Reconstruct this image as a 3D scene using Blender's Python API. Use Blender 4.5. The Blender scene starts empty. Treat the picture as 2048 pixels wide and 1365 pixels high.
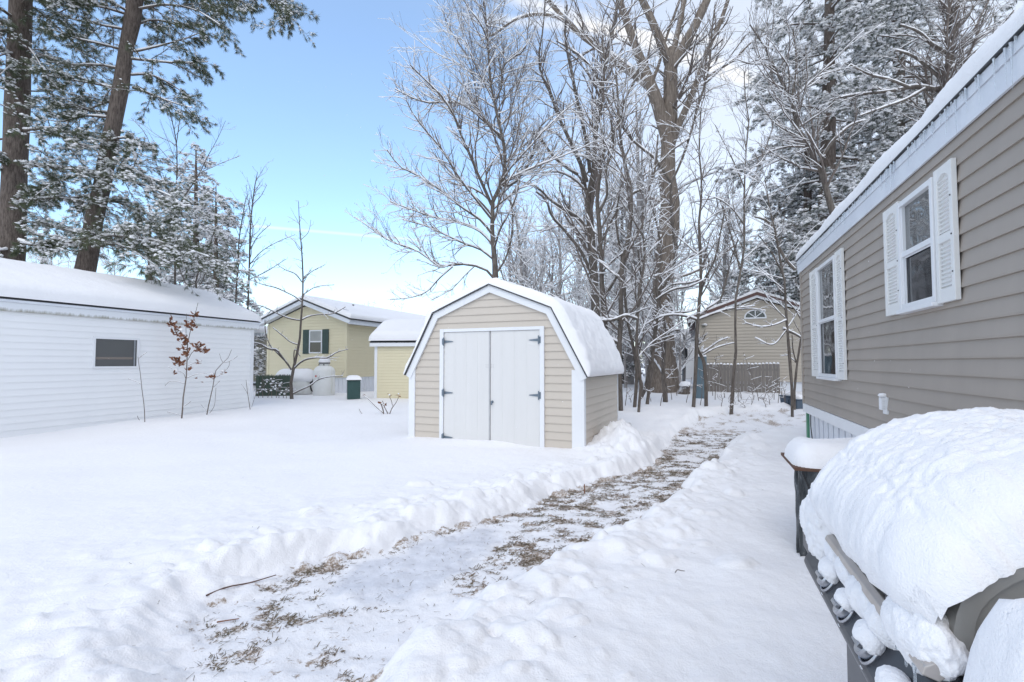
import bpy, math, random
import numpy as np
from mathutils import Vector, Matrix

SC = bpy.context.scene
COL = SC.collection
CAMZ = 1.35
PITCH = math.radians(2.43)
F = 1000.0            # focal length in photo pixels (2048 wide)
A = math.atan(.372)    # heading of the row of homes
SA, CA = math.sin(A), math.cos(A)

# ------------------------------------------------------------------ geometry of the view
def ray(px, py):
    x, u = (px - 1024) / F, (682.5 - py) / F
    cp, sp = math.cos(PITCH), math.sin(PITCH)
    return np.array([x, cp - u * sp, u * cp + sp])
def at(px, py, Y):
    d = ray(px, py); return d * (Y / d[1]) + np.array([0, 0, CAMZ])
def on_z(px, py, z):
    d = ray(px, py); k = (z - CAMZ) / d[2]; return np.array([d[0] * k, d[1] * k, z])
def ts(X, Y): return X * CA - Y * SA, X * SA + Y * CA
def xy(t, s): return s * SA + t * CA, s * CA - t * SA
def on_t(px, py, t):
    d = ray(px, py); k = t / (d[0] * CA - d[1] * SA)
    return (d[0] * SA + d[1] * CA) * k, CAMZ + d[2] * k      # s, z
def on_s(px, py, s):
    d = ray(px, py); k = s / (d[0] * SA + d[1] * CA)
    return (d[0] * CA - d[1] * SA) * k, CAMZ + d[2] * k      # t, z

# ------------------------------------------------------------------ noise
def _h(i, j, k, seed):
    n = (i * 374761393 + j * 668265263 + k * 1274126177 + seed * 974711) & 0xFFFFFFFF
    n = ((n ^ (n >> 13)) * 1274126177) & 0xFFFFFFFF
    return ((n ^ (n >> 16)) & 0xFFFFFF) / float(0xFFFFFF) * 2 - 1
def vnoise(x, y, z=0.0, seed=0):
    x, y = np.asarray(x, float), np.asarray(y, float); z = np.asarray(z, float) + x * 0
    xi, yi, zi = np.floor(x).astype(np.int64), np.floor(y).astype(np.int64), np.floor(z).astype(np.int64)
    fx, fy, fz = x - xi, y - yi, z - zi
    fx, fy, fz = [f * f * f * (f * (f * 6 - 15) + 10) for f in (fx, fy, fz)]
    r = 0
    for a in (0, 1):
        for b in (0, 1):
            for c in (0, 1):
                w = (fx if a else 1 - fx) * (fy if b else 1 - fy) * (fz if c else 1 - fz)
                r = r + w * _h(xi + a, yi + b, zi + c, seed)
    return r
def fbm(x, y, z=0.0, oct=4, seed=0, gain=.5):
    s, a, f = 0, 1.0, 1.0
    for o in range(oct):
        s = s + a * vnoise(np.asarray(x) * f, np.asarray(y) * f, np.asarray(z) * f, seed + o * 17); a *= gain; f *= 2.03
    return s
def sstep(e0, e1, x):
    t = np.clip((x - e0) / (e1 - e0), 0, 1); return t * t * (3 - 2 * t)

# ------------------------------------------------------------------ materials
MATS = {}
def nt(name):
    m = bpy.data.materials.new(name); m.use_nodes = True
    t = m.node_tree; b = t.nodes['Principled BSDF']; MATS[name] = m
    return m, t, b
def nd(t, typ, **kw):
    n = t.nodes.new(typ)
    for k, v in kw.items(): setattr(n, k, v)
    return n
def noise_of(t, scale, detail=4, rough=.55, vec=None):
    n = nd(t, 'ShaderNodeTexNoise'); n.inputs['Scale'].default_value = scale
    n.inputs['Detail'].default_value = detail; n.inputs['Roughness'].default_value = rough
    if vec is not None: t.links.new(vec, n.inputs['Vector'])
    return n
def ramp_of(t, fac, stops):
    r = nd(t, 'ShaderNodeValToRGB'); e = r.color_ramp.elements
    while len(e) < len(stops): e.new(.5)
    for k, (p, c) in enumerate(stops):
        e[k].position = p; e[k].color = (*c, 1) if len(c) == 3 else c
    t.links.new(fac, r.inputs['Fac']); return r
def bump_of(t, b, h, strength, dist):
    n = nd(t, 'ShaderNodeBump'); n.inputs['Strength'].default_value = strength; n.inputs['Distance'].default_value = dist
    t.links.new(h, n.inputs['Height']); t.links.new(n.outputs['Normal'], b.inputs['Normal']); return n
def objco(t, scale=None):
    c = nd(t, 'ShaderNodeTexCoord')
    if scale is None: return c.outputs['Object']
    m = nd(t, 'ShaderNodeMapping'); m.inputs['Scale'].default_value = scale
    t.links.new(c.outputs['Object'], m.inputs['Vector']); return m.outputs['Vector']
def paint(name, c1, c2=None, scale=3, rough=.5, stretch=None, bump=0, bscale=60, spec=.5, metal=0):
    m, t, b = nt(name); v = objco(t, stretch)
    if c2 is None: c2 = tuple(x * .93 for x in c1)
    n = noise_of(t, scale, 6, .6, v)
    r = ramp_of(t, n.outputs['Fac'], [(.3, c1), (.7, c2)])
    t.links.new(r.outputs['Color'], b.inputs['Base Color'])
    b.inputs['Roughness'].default_value = rough; b.inputs['Metallic'].default_value = metal
    b.inputs['Specular IOR Level'].default_value = spec
    if bump:
        n2 = noise_of(t, bscale, 4, .6, v); bump_of(t, b, n2.outputs['Fac'], 1, bump)
    return m
SNOWC = (.90, .893, .908)
def snowmat(name, c=SNOWC, fine=140, dist=.004, mid=18, mdist=.006):
    m, t, b = nt(name); v = objco(t)
    n = noise_of(t, .9, 3, .5, v)
    r = ramp_of(t, n.outputs['Fac'], [(.3, c), (.7, tuple(x * .975 for x in c))])
    t.links.new(r.outputs['Color'], b.inputs['Base Color'])
    b.inputs['Roughness'].default_value = .75; b.inputs['Specular IOR Level'].default_value = .25
    n1 = noise_of(t, fine, 3, .6, v); n2 = noise_of(t, mid, 4, .55, v)
    mx = nd(t, 'ShaderNodeMath', operation='MULTIPLY_ADD'); mx.inputs[1].default_value = dist / mdist
    t.links.new(n1.outputs['Fac'], mx.inputs[0]); t.links.new(n2.outputs['Fac'], mx.inputs[2])
    bump_of(t, b, mx.outputs[0], 1, mdist)
    return m
snowmat('snow'); snowmat('snow_roof', fine=60, dist=.006, mid=12, mdist=.008)
snowmat('snow_near', fine=260, dist=.0022, mid=40, mdist=.0032)
m, t, b = nt('snow_tree'); b.inputs['Base Color'].default_value = (.885, .88, .90, 1); b.inputs['Roughness'].default_value = .8

# ground: snow, thin trodden snow with bare turf, smooth ice; masks are vertex attributes of the sheet
m, t, b = nt('ground_snow'); v = objco(t)
ab = nd(t, 'ShaderNodeAttribute', attribute_name='bare'); ai = nd(t, 'ShaderNodeAttribute', attribute_name='ice')
nf = noise_of(t, 28, 6, .7, v)
ad = nd(t, 'ShaderNodeMath', operation='ADD'); t.links.new(ab.outputs['Fac'], ad.inputs[0])
mm = nd(t, 'ShaderNodeMath', operation='MULTIPLY_ADD'); mm.inputs[1].default_value = 1.6; mm.inputs[2].default_value = -.8
t.links.new(nf.outputs['Fac'], mm.inputs[0]); t.links.new(mm.outputs[0], ad.inputs[1])
rb = ramp_of(t, ad.outputs[0], [(.44, (0, 0, 0)), (.62, (1, 1, 1))])
nsoil = noise_of(t, 45, 5, .7, v)
soil = ramp_of(t, nsoil.outputs['Fac'], [(.30, (.16, .12, .09)), (.46, (.34, .27, .215)), (.56, (.60, .55, .52)), (.68, (.8, .79, .82))])
sn = ramp_of(t, noise_of(t, .8, 3, .5, v).outputs['Fac'], [(.3, SNOWC), (.7, tuple(x * .975 for x in SNOWC))])
mi = nd(t, 'ShaderNodeMix', data_type='RGBA'); t.links.new(ai.outputs['Fac'], mi.inputs['Factor'])
t.links.new(sn.outputs['Color'], mi.inputs['A'])
icec = ramp_of(t, noise_of(t, 5, 5, .65, v).outputs['Fac'], [(.3, (.60, .61, .66)), (.7, (.78, .79, .84))])
t.links.new(icec.outputs['Color'], mi.inputs['B'])
mg = nd(t, 'ShaderNodeMix', data_type='RGBA'); t.links.new(rb.outputs['Color'], mg.inputs['Factor'])
t.links.new(mi.outputs['Result'], mg.inputs['A']); t.links.new(soil.outputs['Color'], mg.inputs['B'])
t.links.new(mg.outputs['Result'], b.inputs['Base Color'])
rr = nd(t, 'ShaderNodeMapRange'); rr.inputs['To Min'].default_value = .75; rr.inputs['To Max'].default_value = .42
t.links.new(ai.outputs['Fac'], rr.inputs['Value']); t.links.new(rr.outputs[0], b.inputs['Roughness'])
b.inputs['Specular IOR Level'].default_value = .3
n1 = noise_of(t, 110, 3, .65, v); n2 = noise_of(t, 14, 5, .6, v)
mx = nd(t, 'ShaderNodeMath', operation='MULTIPLY_ADD'); mx.inputs[1].default_value = .35
t.links.new(n1.outputs['Fac'], mx.inputs[0]); t.links.new(n2.outputs['Fac'], mx.inputs[2])
bump_of(t, b, mx.outputs[0], 1, .012)

paint('vinyl_tan', (.38, .330, .286), (.33, .288, .25), 1.6, .5, (1, 1, .25))
paint('vinyl_shed', (.575, .515, .445), (.55, .49, .425), 1.5, .5, (1, 1, .4))
paint('vinyl_yellow', (.72, .65, .46), (.69, .62, .435), 1.2, .5)
paint('vinyl_beige', (.50, .44, .365), (.46, .405, .34), 1.2, .5)
paint('vinyl_grey', (.42, .39, .32), (.38, .35, .29), 1.2, .5)
paint('vinyl_white', (.87, .87, .875), (.83, .835, .845), .8, .45, (1, 1, .5))
paint('trim_white', (.78, .79, .81), (.74, .75, .775), 2, .4)
paint('door_white', (.70, .69, .68), (.675, .665, .655), 1.5, .55, (6, 1, .4))
paint('fascia', (.74, .77, .82), (.66, .69, .75), 3, .4)
# white metal with run-off stains along its lower edge
m, t, b = nt('fascia_stained'); v = objco(t, (1, 7, 1))
tc = nd(t, 'ShaderNodeTexCoord'); sx = nd(t, 'ShaderNodeSeparateXYZ'); t.links.new(tc.outputs['Object'], sx.inputs[0])
mr = nd(t, 'ShaderNodeMapRange'); mr.inputs['From Min'].default_value = 2.27; mr.inputs['From Max'].default_value = 2.42
mr.inputs['To Min'].default_value = 1; mr.inputs['To Max'].default_value = 0; t.links.new(sx.outputs['Z'], mr.inputs['Value'])
nn = noise_of(t, 1.6, 6, .75, v); ml = nd(t, 'ShaderNodeMath', operation='MULTIPLY')
t.links.new(nn.outputs['Fac'], ml.inputs[0]); t.links.new(mr.outputs[0], ml.inputs[1])
r = ramp_of(t, ml.outputs[0], [(.28, (.75, .77, .80)), (.52, (.33, .32, .27))])
t.links.new(r.outputs['Color'], b.inputs['Base Color']); b.inputs['Roughness'].default_value = .4
paint('roof_edge', (.035, .035, .038), (.06, .06, .065), 20, .6)
paint('roof_brown', (.13, .07, .06), (.10, .055, .05), 6, .6)
paint('shutter_white', (.78, .78, .77), (.74, .74, .73), 4, .42)
paint('shutter_green', (.025, .055, .048), (.04, .075, .066), 5, .5)
paint('shutter_dark', (.03, .035, .04))
paint('green_metal', (.02, .06, .055), (.03, .075, .07), 5, .45)
paint('green_post', (.10, .28, .17), (.08, .24, .15), 5, .5)
paint('skirt', (.74, .76, .80), (.68, .70, .75), 3, .45)
paint('galv', (.38, .40, .43), (.28, .30, .33), 8, .45, metal=.3)
paint('hinge', (.13, .17, .21), (.18, .22, .27), 30, .45, metal=.2)
paint('seam_metal', (.36, .36, .37), (.45, .45, .46), 10, .5)
paint('black_rubber', (.02, .02, .022), None, 6, .5)
paint('tank_white', (.84, .84, .83), (.77, .77, .74), 3, .4)
paint('tank_stain', (.62, .60, .50), (.7, .7, .66), 4, .5)
paint('wood_grey', (.25, .225, .205), (.15, .135, .125), 5, .85, (14, 14, .6), .003, 30)
paint('wood_green', (.035, .075, .06), (.09, .10, .07), 6, .85, (10, 10, .5), .003, 30)
paint('wood_brown', (.14, .07, .045), (.09, .05, .035), 9, .8, (1, 8, 1))
paint('blue_plastic', (.13, .19, .225), (.11, .165, .20), 3, .5)
paint('bin_blue', (.06, .09, .13), (.08, .11, .15), 3, .5)
paint('leaf_brown', (.24, .095, .045), (.15, .06, .03), 9, .7)
paint('curtain', (.40, .41, .40), (.30, .31, .30), 2, .8)
paint('dull_brown', (.20, .17, .15))
paint('red_label', (.55, .12, .10))
paint('twig', (.13, .10, .085), (.18, .15, .13), 6, .8)
paint('twig_red', (.15, .075, .055), (.10, .06, .045), 6, .8)
paint('grill_dark', (.055, .060, .070), (.075, .080, .092), 5, .38, metal=.55)
paint('grill_lid', (.30, .29, .27), (.36, .35, .33), 4, .4, (1, 6, 1), metal=.25)
paint('grill_black', (.012, .012, .014), None, 4, .5)
paint('chrome', (.50, .51, .54), (.34, .35, .38), 30, .3, metal=1)
paint('bronze_lip', (.42, .37, .33), (.52, .48, .45), 9, .35, metal=.5)

# crinkled dark plastic wrap
m, t, b = nt('plastic_wrap'); v = objco(t, (1.2, 1.2, .35))
n = noise_of(t, 16, 6, .7, v); r = ramp_of(t, n.outputs['Fac'], [(.35, (.03, .035, .04)), (.58, (.10, .11, .12)), (.72, (.42, .44, .47))])
t.links.new(r.outputs['Color'], b.inputs['Base Color']); b.inputs['Roughness'].default_value = .25
bump_of(t, b, n.outputs['Fac'], 1, .03)

def glass(name, base, rough=.03, spec=.9, bump=.0):
    m, t, b = nt(name); b.inputs['Base Color'].default_value = (*base, 1)
    b.inputs['Roughness'].default_value = rough; b.inputs['Specular IOR Level'].default_value = spec
    b.inputs['IOR'].default_value = 1.7
    if bump:
        n = noise_of(t, 1.6, 2, .5, objco(t)); bump_of(t, b, n.outputs['Fac'], 1, bump)
    return m
glass('glass_clear', (.10, .105, .105), .02, 1.0, .012); glass('glass_dark', (.018, .020, .024), .06, .5, .01)
glass('glass_screen', (.085, .088, .092), .22, .4); glass('glass_far', (.018, .018, .022), .1, .5)
m, t, b = nt('ice'); b.inputs['Base Color'].default_value = (.88, .92, .96, 1); b.inputs['Roughness'].default_value = .08
b.inputs['Transmission Weight'].default_value = .75; b.inputs['IOR'].default_value = 1.31

def barkmat(name, c1, c2, sc, stretch, snow=True, lo=.62, hi=.9, bump=.02):
    """bark; snow has settled on what faces up"""
    m, t, b = nt(name); v = objco(t, stretch)
    n = noise_of(t, sc, 7, .7, v)
    r = ramp_of(t, n.outputs['Fac'], [(.32, c1), (.62, c2)])
    b.inputs['Roughness'].default_value = .9; b.inputs['Specular IOR Level'].default_value = .2
    bump_of(t, b, n.outputs['Fac'], 1, bump)
    if snow:
        g = nd(t, 'ShaderNodeNewGeometry'); s = nd(t, 'ShaderNodeSeparateXYZ'); t.links.new(g.outputs['True Normal'], s.inputs[0])
        n2 = noise_of(t, 9, 3, .6, objco(t)); a = nd(t, 'ShaderNodeMath', operation='MULTIPLY_ADD'); a.inputs[1].default_value = .5
        t.links.new(n2.outputs['Fac'], a.inputs[0]); t.links.new(s.outputs['Z'], a.inputs[2])
        k = nd(t, 'ShaderNodeMapRange'); k.inputs['From Min'].default_value = lo; k.inputs['From Max'].default_value = hi
        t.links.new(a.outputs[0], k.inputs['Value'])
        mx = nd(t, 'ShaderNodeMix', data_type='RGBA'); t.links.new(k.outputs[0], mx.inputs['Factor'])
        t.links.new(r.outputs['Color'], mx.inputs['A']); mx.inputs['B'].default_value = (.885, .88, .90, 1)
        t.links.new(mx.outputs['Result'], b.inputs['Base Color'])
    else: t.links.new(r.outputs['Color'], b.inputs['Base Color'])
    return m
barkmat('bark_maple', (.11, .088, .072), (.28, .235, .20), 5, (5, 5, .55), bump=.05)
barkmat('bark_brown', (.070, .058, .050), (.175, .152, .135), 7, (3, 3, .8))
barkmat('bark_pine', (.060, .046, .040), (.19, .155, .135), 7, (3.5, 3.5, .7), bump=.05)
barkmat('bark_twig', (.10, .082, .072), (.19, .16, .145), 4, (1, 1, 1), lo=.66, hi=.85, bump=.0)
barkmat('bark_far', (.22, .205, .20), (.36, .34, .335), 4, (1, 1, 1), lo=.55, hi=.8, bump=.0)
def needlemat(name, c1, c2, c3):
    m, t, b = nt(name); v = objco(t)
    n = noise_of(t, 2.2, 5, .7, v)
    r = ramp_of(t, n.outputs['Fac'], [(.3, c1), (.55, c2), (.75, c3)])
    t.links.new(r.outputs['Color'], b.inputs['Base Color']); b.inputs['Roughness'].default_value = .6
    return m
needlemat('needles', (.050, .064, .032), (.09, .108, .056), (.165, .175, .10))
needlemat('needles_far', (.085, .098, .085), (.14, .155, .135), (.25, .26, .235))
paint('grass', (.20, .14, .10), (.13, .118, .07), 9, .8)

# ------------------------------------------------------------------ mesh helpers
def mk(name, verts, faces, mat, parent=None, smooth=False, loc=None):
    me = bpy.data.meshes.new(name)
    if isinstance(verts, np.ndarray):
        nv, nf, k = len(verts), len(faces), faces.shape[1]
        me.vertices.add(nv); me.vertices.foreach_set('co', verts.astype(np.float32).ravel())
        me.loops.add(nf * k); me.loops.foreach_set('vertex_index', faces.astype(np.int32).ravel())
        me.polygons.add(nf); me.polygons.foreach_set('loop_start', np.arange(0, nf * k, k, dtype=np.int32))
        me.polygons.foreach_set('loop_total', np.full(nf, k, dtype=np.int32)); me.update(calc_edges=True); me.validate()
    else:
        me.from_pydata([tuple(v) for v in verts], [], faces); me.update()
    if smooth: me.polygons.foreach_set('use_smooth', np.ones(len(me.polygons), bool))
    me.materials.append(MATS[mat] if isinstance(mat, str) else mat)
    o = bpy.data.objects.new(name, me); COL.objects.link(o)
    if parent is not None: o.parent = parent
    if loc is not None: o.location = loc
    return o
def tag(o, label=None, cat=None, group=None, kind=None):
    if label: o['label'] = label
    if cat: o['category'] = cat
    if group: o['group'] = group
    if kind: o['kind'] = kind
    return o
def thing(name, label, cat, loc=(0, 0, 0), rotz=0, group=None):
    o = bpy.data.objects.new(name, None); COL.objects.link(o)
    o.empty_display_size = .1; o.location = loc; o.rotation_euler = (0, 0, rotz)
    return tag(o, label, cat, group)

class MB:
    """collects shapes for ONE mesh"""
    def __init__(s, f=None): s.v, s.f, s.map = [], [], f or (lambda a, b, c: (a, b, c))
    def add(s, vs, fs):
        n = len(s.v); s.v += [s.map(*p) for p in vs]; s.f += [tuple(n + i for i in q) for q in fs]; return s
    def box(s, x0, x1, y0, y1, z0, z1):
        return s.add([(x, y, z) for z in (z0, z1) for y in (y0, y1) for x in (x0, x1)],
                     [(0, 2, 3, 1), (4, 5, 7, 6), (0, 1, 5, 4), (2, 6, 7, 3), (0, 4, 6, 2), (1, 3, 7, 5)])
    def prism(s, poly, y0, y1, axis='y'):
        """poly of (x, z) extruded along y (or (y, z) along x, (x, y) along z)"""
        n = len(poly)
        if axis == 'y': P = lambda p, k: (p[0], k, p[1])
        elif axis == 'x': P = lambda p, k: (k, p[0], p[1])
        else: P = lambda p, k: (p[0], p[1], k)
        return s.add([P(p, y0) for p in poly] + [P(p, y1) for p in poly],
                     [tuple(range(n)), tuple(range(2 * n - 1, n - 1, -1))] + [(i, i + n, (i + 1) % n + n, (i + 1) % n) for i in range(n)])
    def beam(s, p0, p1, w, d, up=(0, 0, 1)):
        p0, p1, up = Vector(p0), Vector(p1), Vector(up); t = (p1 - p0).normalized()
        a = t.cross(up); a = a.normalized() if a.length > 1e-4 else Vector((1, 0, 0)); b = a.cross(t)
        vs = [tuple(p + a * x * w / 2 + b * y * d / 2) for p in (p0, p1) for x, y in ((-1, -1), (1, -1), (1, 1), (-1, 1))]
        return s.add(vs, [(3, 2, 1, 0), (4, 5, 6, 7), (0, 1, 5, 4), (1, 2, 6, 5), (2, 3, 7, 6), (3, 0, 4, 7)])
    def lathe(s, prof, c=(0, 0, 0), k=20, axis='z'):
        vs, fs = [], []
        for r, h in prof:
            for j in range(k):
                q = 2 * math.pi * j / k; x, y = r * math.cos(q), r * math.sin(q)
                p = {'z': (x, y, h), 'y': (x, h, y), 'x': (h, x, y)}[axis]
                vs.append((c[0] + p[0], c[1] + p[1], c[2] + p[2]))
        for i in range(len(prof) - 1):
            for j in range(k):
                fs.append((i * k + j, i * k + (j + 1) % k, (i + 1) * k + (j + 1) % k, (i + 1) * k + j))
        return s.add(vs, fs)
    def tube(s, pts, rs, k=6):
        P = np.array(pts, float)[None]; R = np.array(rs if hasattr(rs, '__len__') else [rs] * len(pts), float)[None]
        v, f = tubes(P, R, k); return s.add([tuple(p) for p in v], [tuple(q) for q in f])
    def build(s, name, mat, parent=None, smooth=False, bevel=0):
        o = mk(name, s.v, s.f, mat, parent, smooth)
        if bevel:
            md = o.modifiers.new('bevel', 'BEVEL'); md.width = bevel; md.segments = 2; md.limit_method = 'ANGLE'
        return o

def tubes(P, R, k):
    """P (m,n,3), R (m,n) -> verts, quads"""
    m, n, _ = P.shape
    T = np.gradient(P, axis=1); T /= np.linalg.norm(T, axis=2, keepdims=True) + 1e-9
    av = T.mean(1); ax = np.abs(av).argmin(1); ref = np.zeros((m, 3)); ref[np.arange(m), ax] = 1
    N1 = np.cross(T, ref[:, None, :]); N1 /= np.linalg.norm(N1, axis=2, keepdims=True) + 1e-9
    N2 = np.cross(T, N1)
    q = np.arange(k) * 2 * math.pi / k
    V = P[:, :, None, :] + R[:, :, None, None] * (np.cos(q)[None, None, :, None] * N1[:, :, None, :] + np.sin(q)[None, None, :, None] * N2[:, :, None, :])
    idx = np.arange(m * n * k).reshape(m, n, k); nx = np.roll(idx, -1, axis=2)
    Fq = np.stack([idx[:, :-1], nx[:, :-1], nx[:, 1:], idx[:, 1:]], -1).reshape(-1, 4)
    return V.reshape(-1, 3), Fq
class NB:
    """collects numpy tube batches for ONE mesh"""
    def __init__(s): s.v, s.f, s.n = [], [], 0
    def add(s, v, f):
        if len(v): s.v.append(v); s.f.append(f + s.n); s.n += len(v)
    def build(s, name, mat, parent, origin=(0, 0, 0), smooth=True):
        if not s.v: return None
        return mk(name, np.concatenate(s.v) - np.array(origin), np.concatenate(s.f), mat, parent, smooth)
def resample(pts, n):
    pts = np.array(pts, float); m = len(pts)
    # Catmull-Rom through the points
    d = np.r_[0, np.cumsum(np.linalg.norm(np.diff(pts[:, :3], axis=0), axis=1))]; u = np.linspace(0, d[-1], n)
    T = np.gradient(pts, d, axis=0) if m > 2 else np.repeat((pts[1:] - pts[:1]) / d[-1], 2, 0)
    i = np.clip(np.searchsorted(d, u, side='right') - 1, 0, m - 2); h = (d[i + 1] - d[i]); x = ((u - d[i]) / h)[:, None]; h = h[:, None]
    return (2 * x**3 - 3 * x**2 + 1) * pts[i] + (x**3 - 2 * x**2 + x) * h * T[i] + (-2 * x**3 + 3 * x**2) * pts[i + 1] + (x**3 - x**2) * h * T[i + 1]
def snow_on(P, R, k, rng, amt=1.0, lo=.35, add=.006):
    T = np.gradient(P, axis=1); T /= np.linalg.norm(T, axis=2, keepdims=True) + 1e-9
    h = np.sqrt(T[..., 0]**2 + T[..., 1]**2)
    w = sstep(lo, .85, h) * rng.uniform(.55, 1.15, R.shape)
    Rs = (R * .78 + add) * w * amt
    C = P.copy(); C[..., 2] += R * .65 + Rs * .35
    return tubes(C, Rs, k)
def sheet(P, T, e, R, name, mat, parent, seed=0, amp=.01, fs=6, flip=False):
    """snow lying on the surface P (na,nb,3) with thickness T and distance-to-edge e rounding off over R"""
    Da, Db = np.gradient(P, axis=0), np.gradient(P, axis=1)
    N = np.cross(Da, Db); N /= np.linalg.norm(N, axis=2, keepdims=True) + 1e-9
    flip = N[..., 2].mean() < 0
    if flip: N = -N
    x = np.clip(e / R, 0, 1); prof = np.sqrt(1 - (1 - x)**2)
    nz = fbm(P[..., 0] * fs, P[..., 1] * fs, P[..., 2] * fs, 4, seed)
    th = T * prof + amp * nz * np.clip(prof * 1.3, 0, 1)
    V = P + N * th[..., None]
    na, nb = V.shape[:2]; idx = np.arange(na * nb).reshape(na, nb)
    q = [idx[:-1, :-1], idx[1:, :-1], idx[1:, 1:], idx[:-1, 1:]]
    if flip: q = q[::-1]
    Fq = np.stack(q, -1).reshape(-1, 4); Fq = Fq[(e.ravel()[Fq] > 1e-6).any(1)]
    return mk(name, V.reshape(-1, 3), Fq, mat, parent, True)
def edist(Pa, Pb, La, Lb, R):
    a, b = np.minimum(Pa, La - Pa), np.minimum(Pb, Lb - Pb)
    return np.clip(R - np.hypot(np.maximum(R - a, 0), np.maximum(R - b, 0)), 0, 9)
def edgegrid(L, R, step):
    """sample positions over 0..L, dense within R of both ends"""
    a = R * (1 - np.cos(np.linspace(0, math.pi / 2, 9))); n = max(3, int((L - 2 * R) / step))
    return np.r_[a, np.linspace(R, L - R, n)[1:-1], L - a[::-1]]

def siding(mb, lo, hi, z0, z1, expo, d=.014):
    """lapped courses in wall coordinates (u, n, z), n outward"""
    z = z0
    while z < z1 - 1e-4:
        t = min(z + expo, z1)
        a0, a1, b0, b1 = lo(z), hi(z), lo(t), hi(t)
        if a1 - a0 > .01:
            if b1 < b0: b0 = b1 = (b0 + b1) / 2
            zm = z + (t - z) * .12; m0, m1 = lo(zm), hi(zm)
            mb.add([(a0, 0, z), (a1, 0, z), (a1, d, z), (a0, d, z), (m0, d * 1.05, zm), (m1, d * 1.05, zm), (b1, .001, t), (b0, .001, t)],
                   [(0, 1, 2, 3), (3, 2, 5, 4), (4, 5, 6, 7)])
        z += expo

# ------------------------------------------------------------------ ground
path_l = [(1700, 838), (1600, 838), (1480, 840), (1400, 848), (1352, 868), (1325, 900), (1305, 938), (1210, 962), (1130, 985), (1000, 1028), (880, 1065), (800, 1098), (700, 1118), (560, 1150), (415, 1212), (352, 1275), (320, 1365), (260, 1560)]
path_r = [(1700, 866), (1600, 866), (1530, 872), (1478, 884), (1448, 912), (1432, 940), (1310, 1035), (1260, 1066), (1110, 1132), (960, 1195), (900, 1248), (850, 1310), (800, 1365), (700, 1560)]
ZP = -.10
PL = np.array([on_z(x, y, ZP)[:2] for x, y in path_l]); PR = np.array([on_z(x, y, ZP)[:2] for x, y in path_r])
POLY = np.concatenate([PL, PR[::-1]])
def path_dist(X, Y, POLY=POLY):
    """signed distance to the shovelled path, negative inside"""
    n = len(POLY); best = np.full(X.shape, 1e9); ins = np.zeros(X.shape, bool)
    for i in range(n):
        a, b2 = POLY[i], POLY[(i + 1) % n]; e = b2 - a
        u = np.clip(((X - a[0]) * e[0] + (Y - a[1]) * e[1]) / (e @ e), 0, 1)
        best = np.minimum(best, np.hypot(X - a[0] - u * e[0], Y - a[1] - u * e[1]))
        c = ((a[1] > Y) != (b2[1] > Y)); xi = a[0] + (Y - a[1]) * e[0] / (e[1] if abs(e[1]) > 1e-9 else 1e-9)
        ins ^= c & (X < xi)
    return np.where(ins, -best, best)
ICE = np.array([on_z(x, y, ZP)[:2] for x, y in [(690, 1130), (800, 1105), (960, 1050), (1030, 1060), (960, 1120), (900, 1180), (800, 1230), (690, 1220), (640, 1180)]])
def in_poly(P, X, Y):
    ins = np.zeros(X.shape, bool)
    for i in range(len(P)):
        a, b2 = P[i], P[(i + 1) % len(P)]
        ins ^= ((a[1] > Y) != (b2[1] > Y)) & (X < a[0] + (Y - a[1]) * (b2[0] - a[0]) / (b2[1] - a[1] + 1e-12))
    return ins
def base_z(X, Y):
    X = np.asarray(X, float); Y = np.asarray(Y, float)
    z = .27 * sstep(10.2, 13.2, Y) * sstep(-3, 2, X) + .10 * sstep(9, 16, Y) * sstep(1, -2, X)
    z = z + .035 * fbm(X * .35, Y * .35, 0, 3, 5) * sstep(2, 6, np.abs(Y) + np.abs(X) * .2)
    return z
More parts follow.
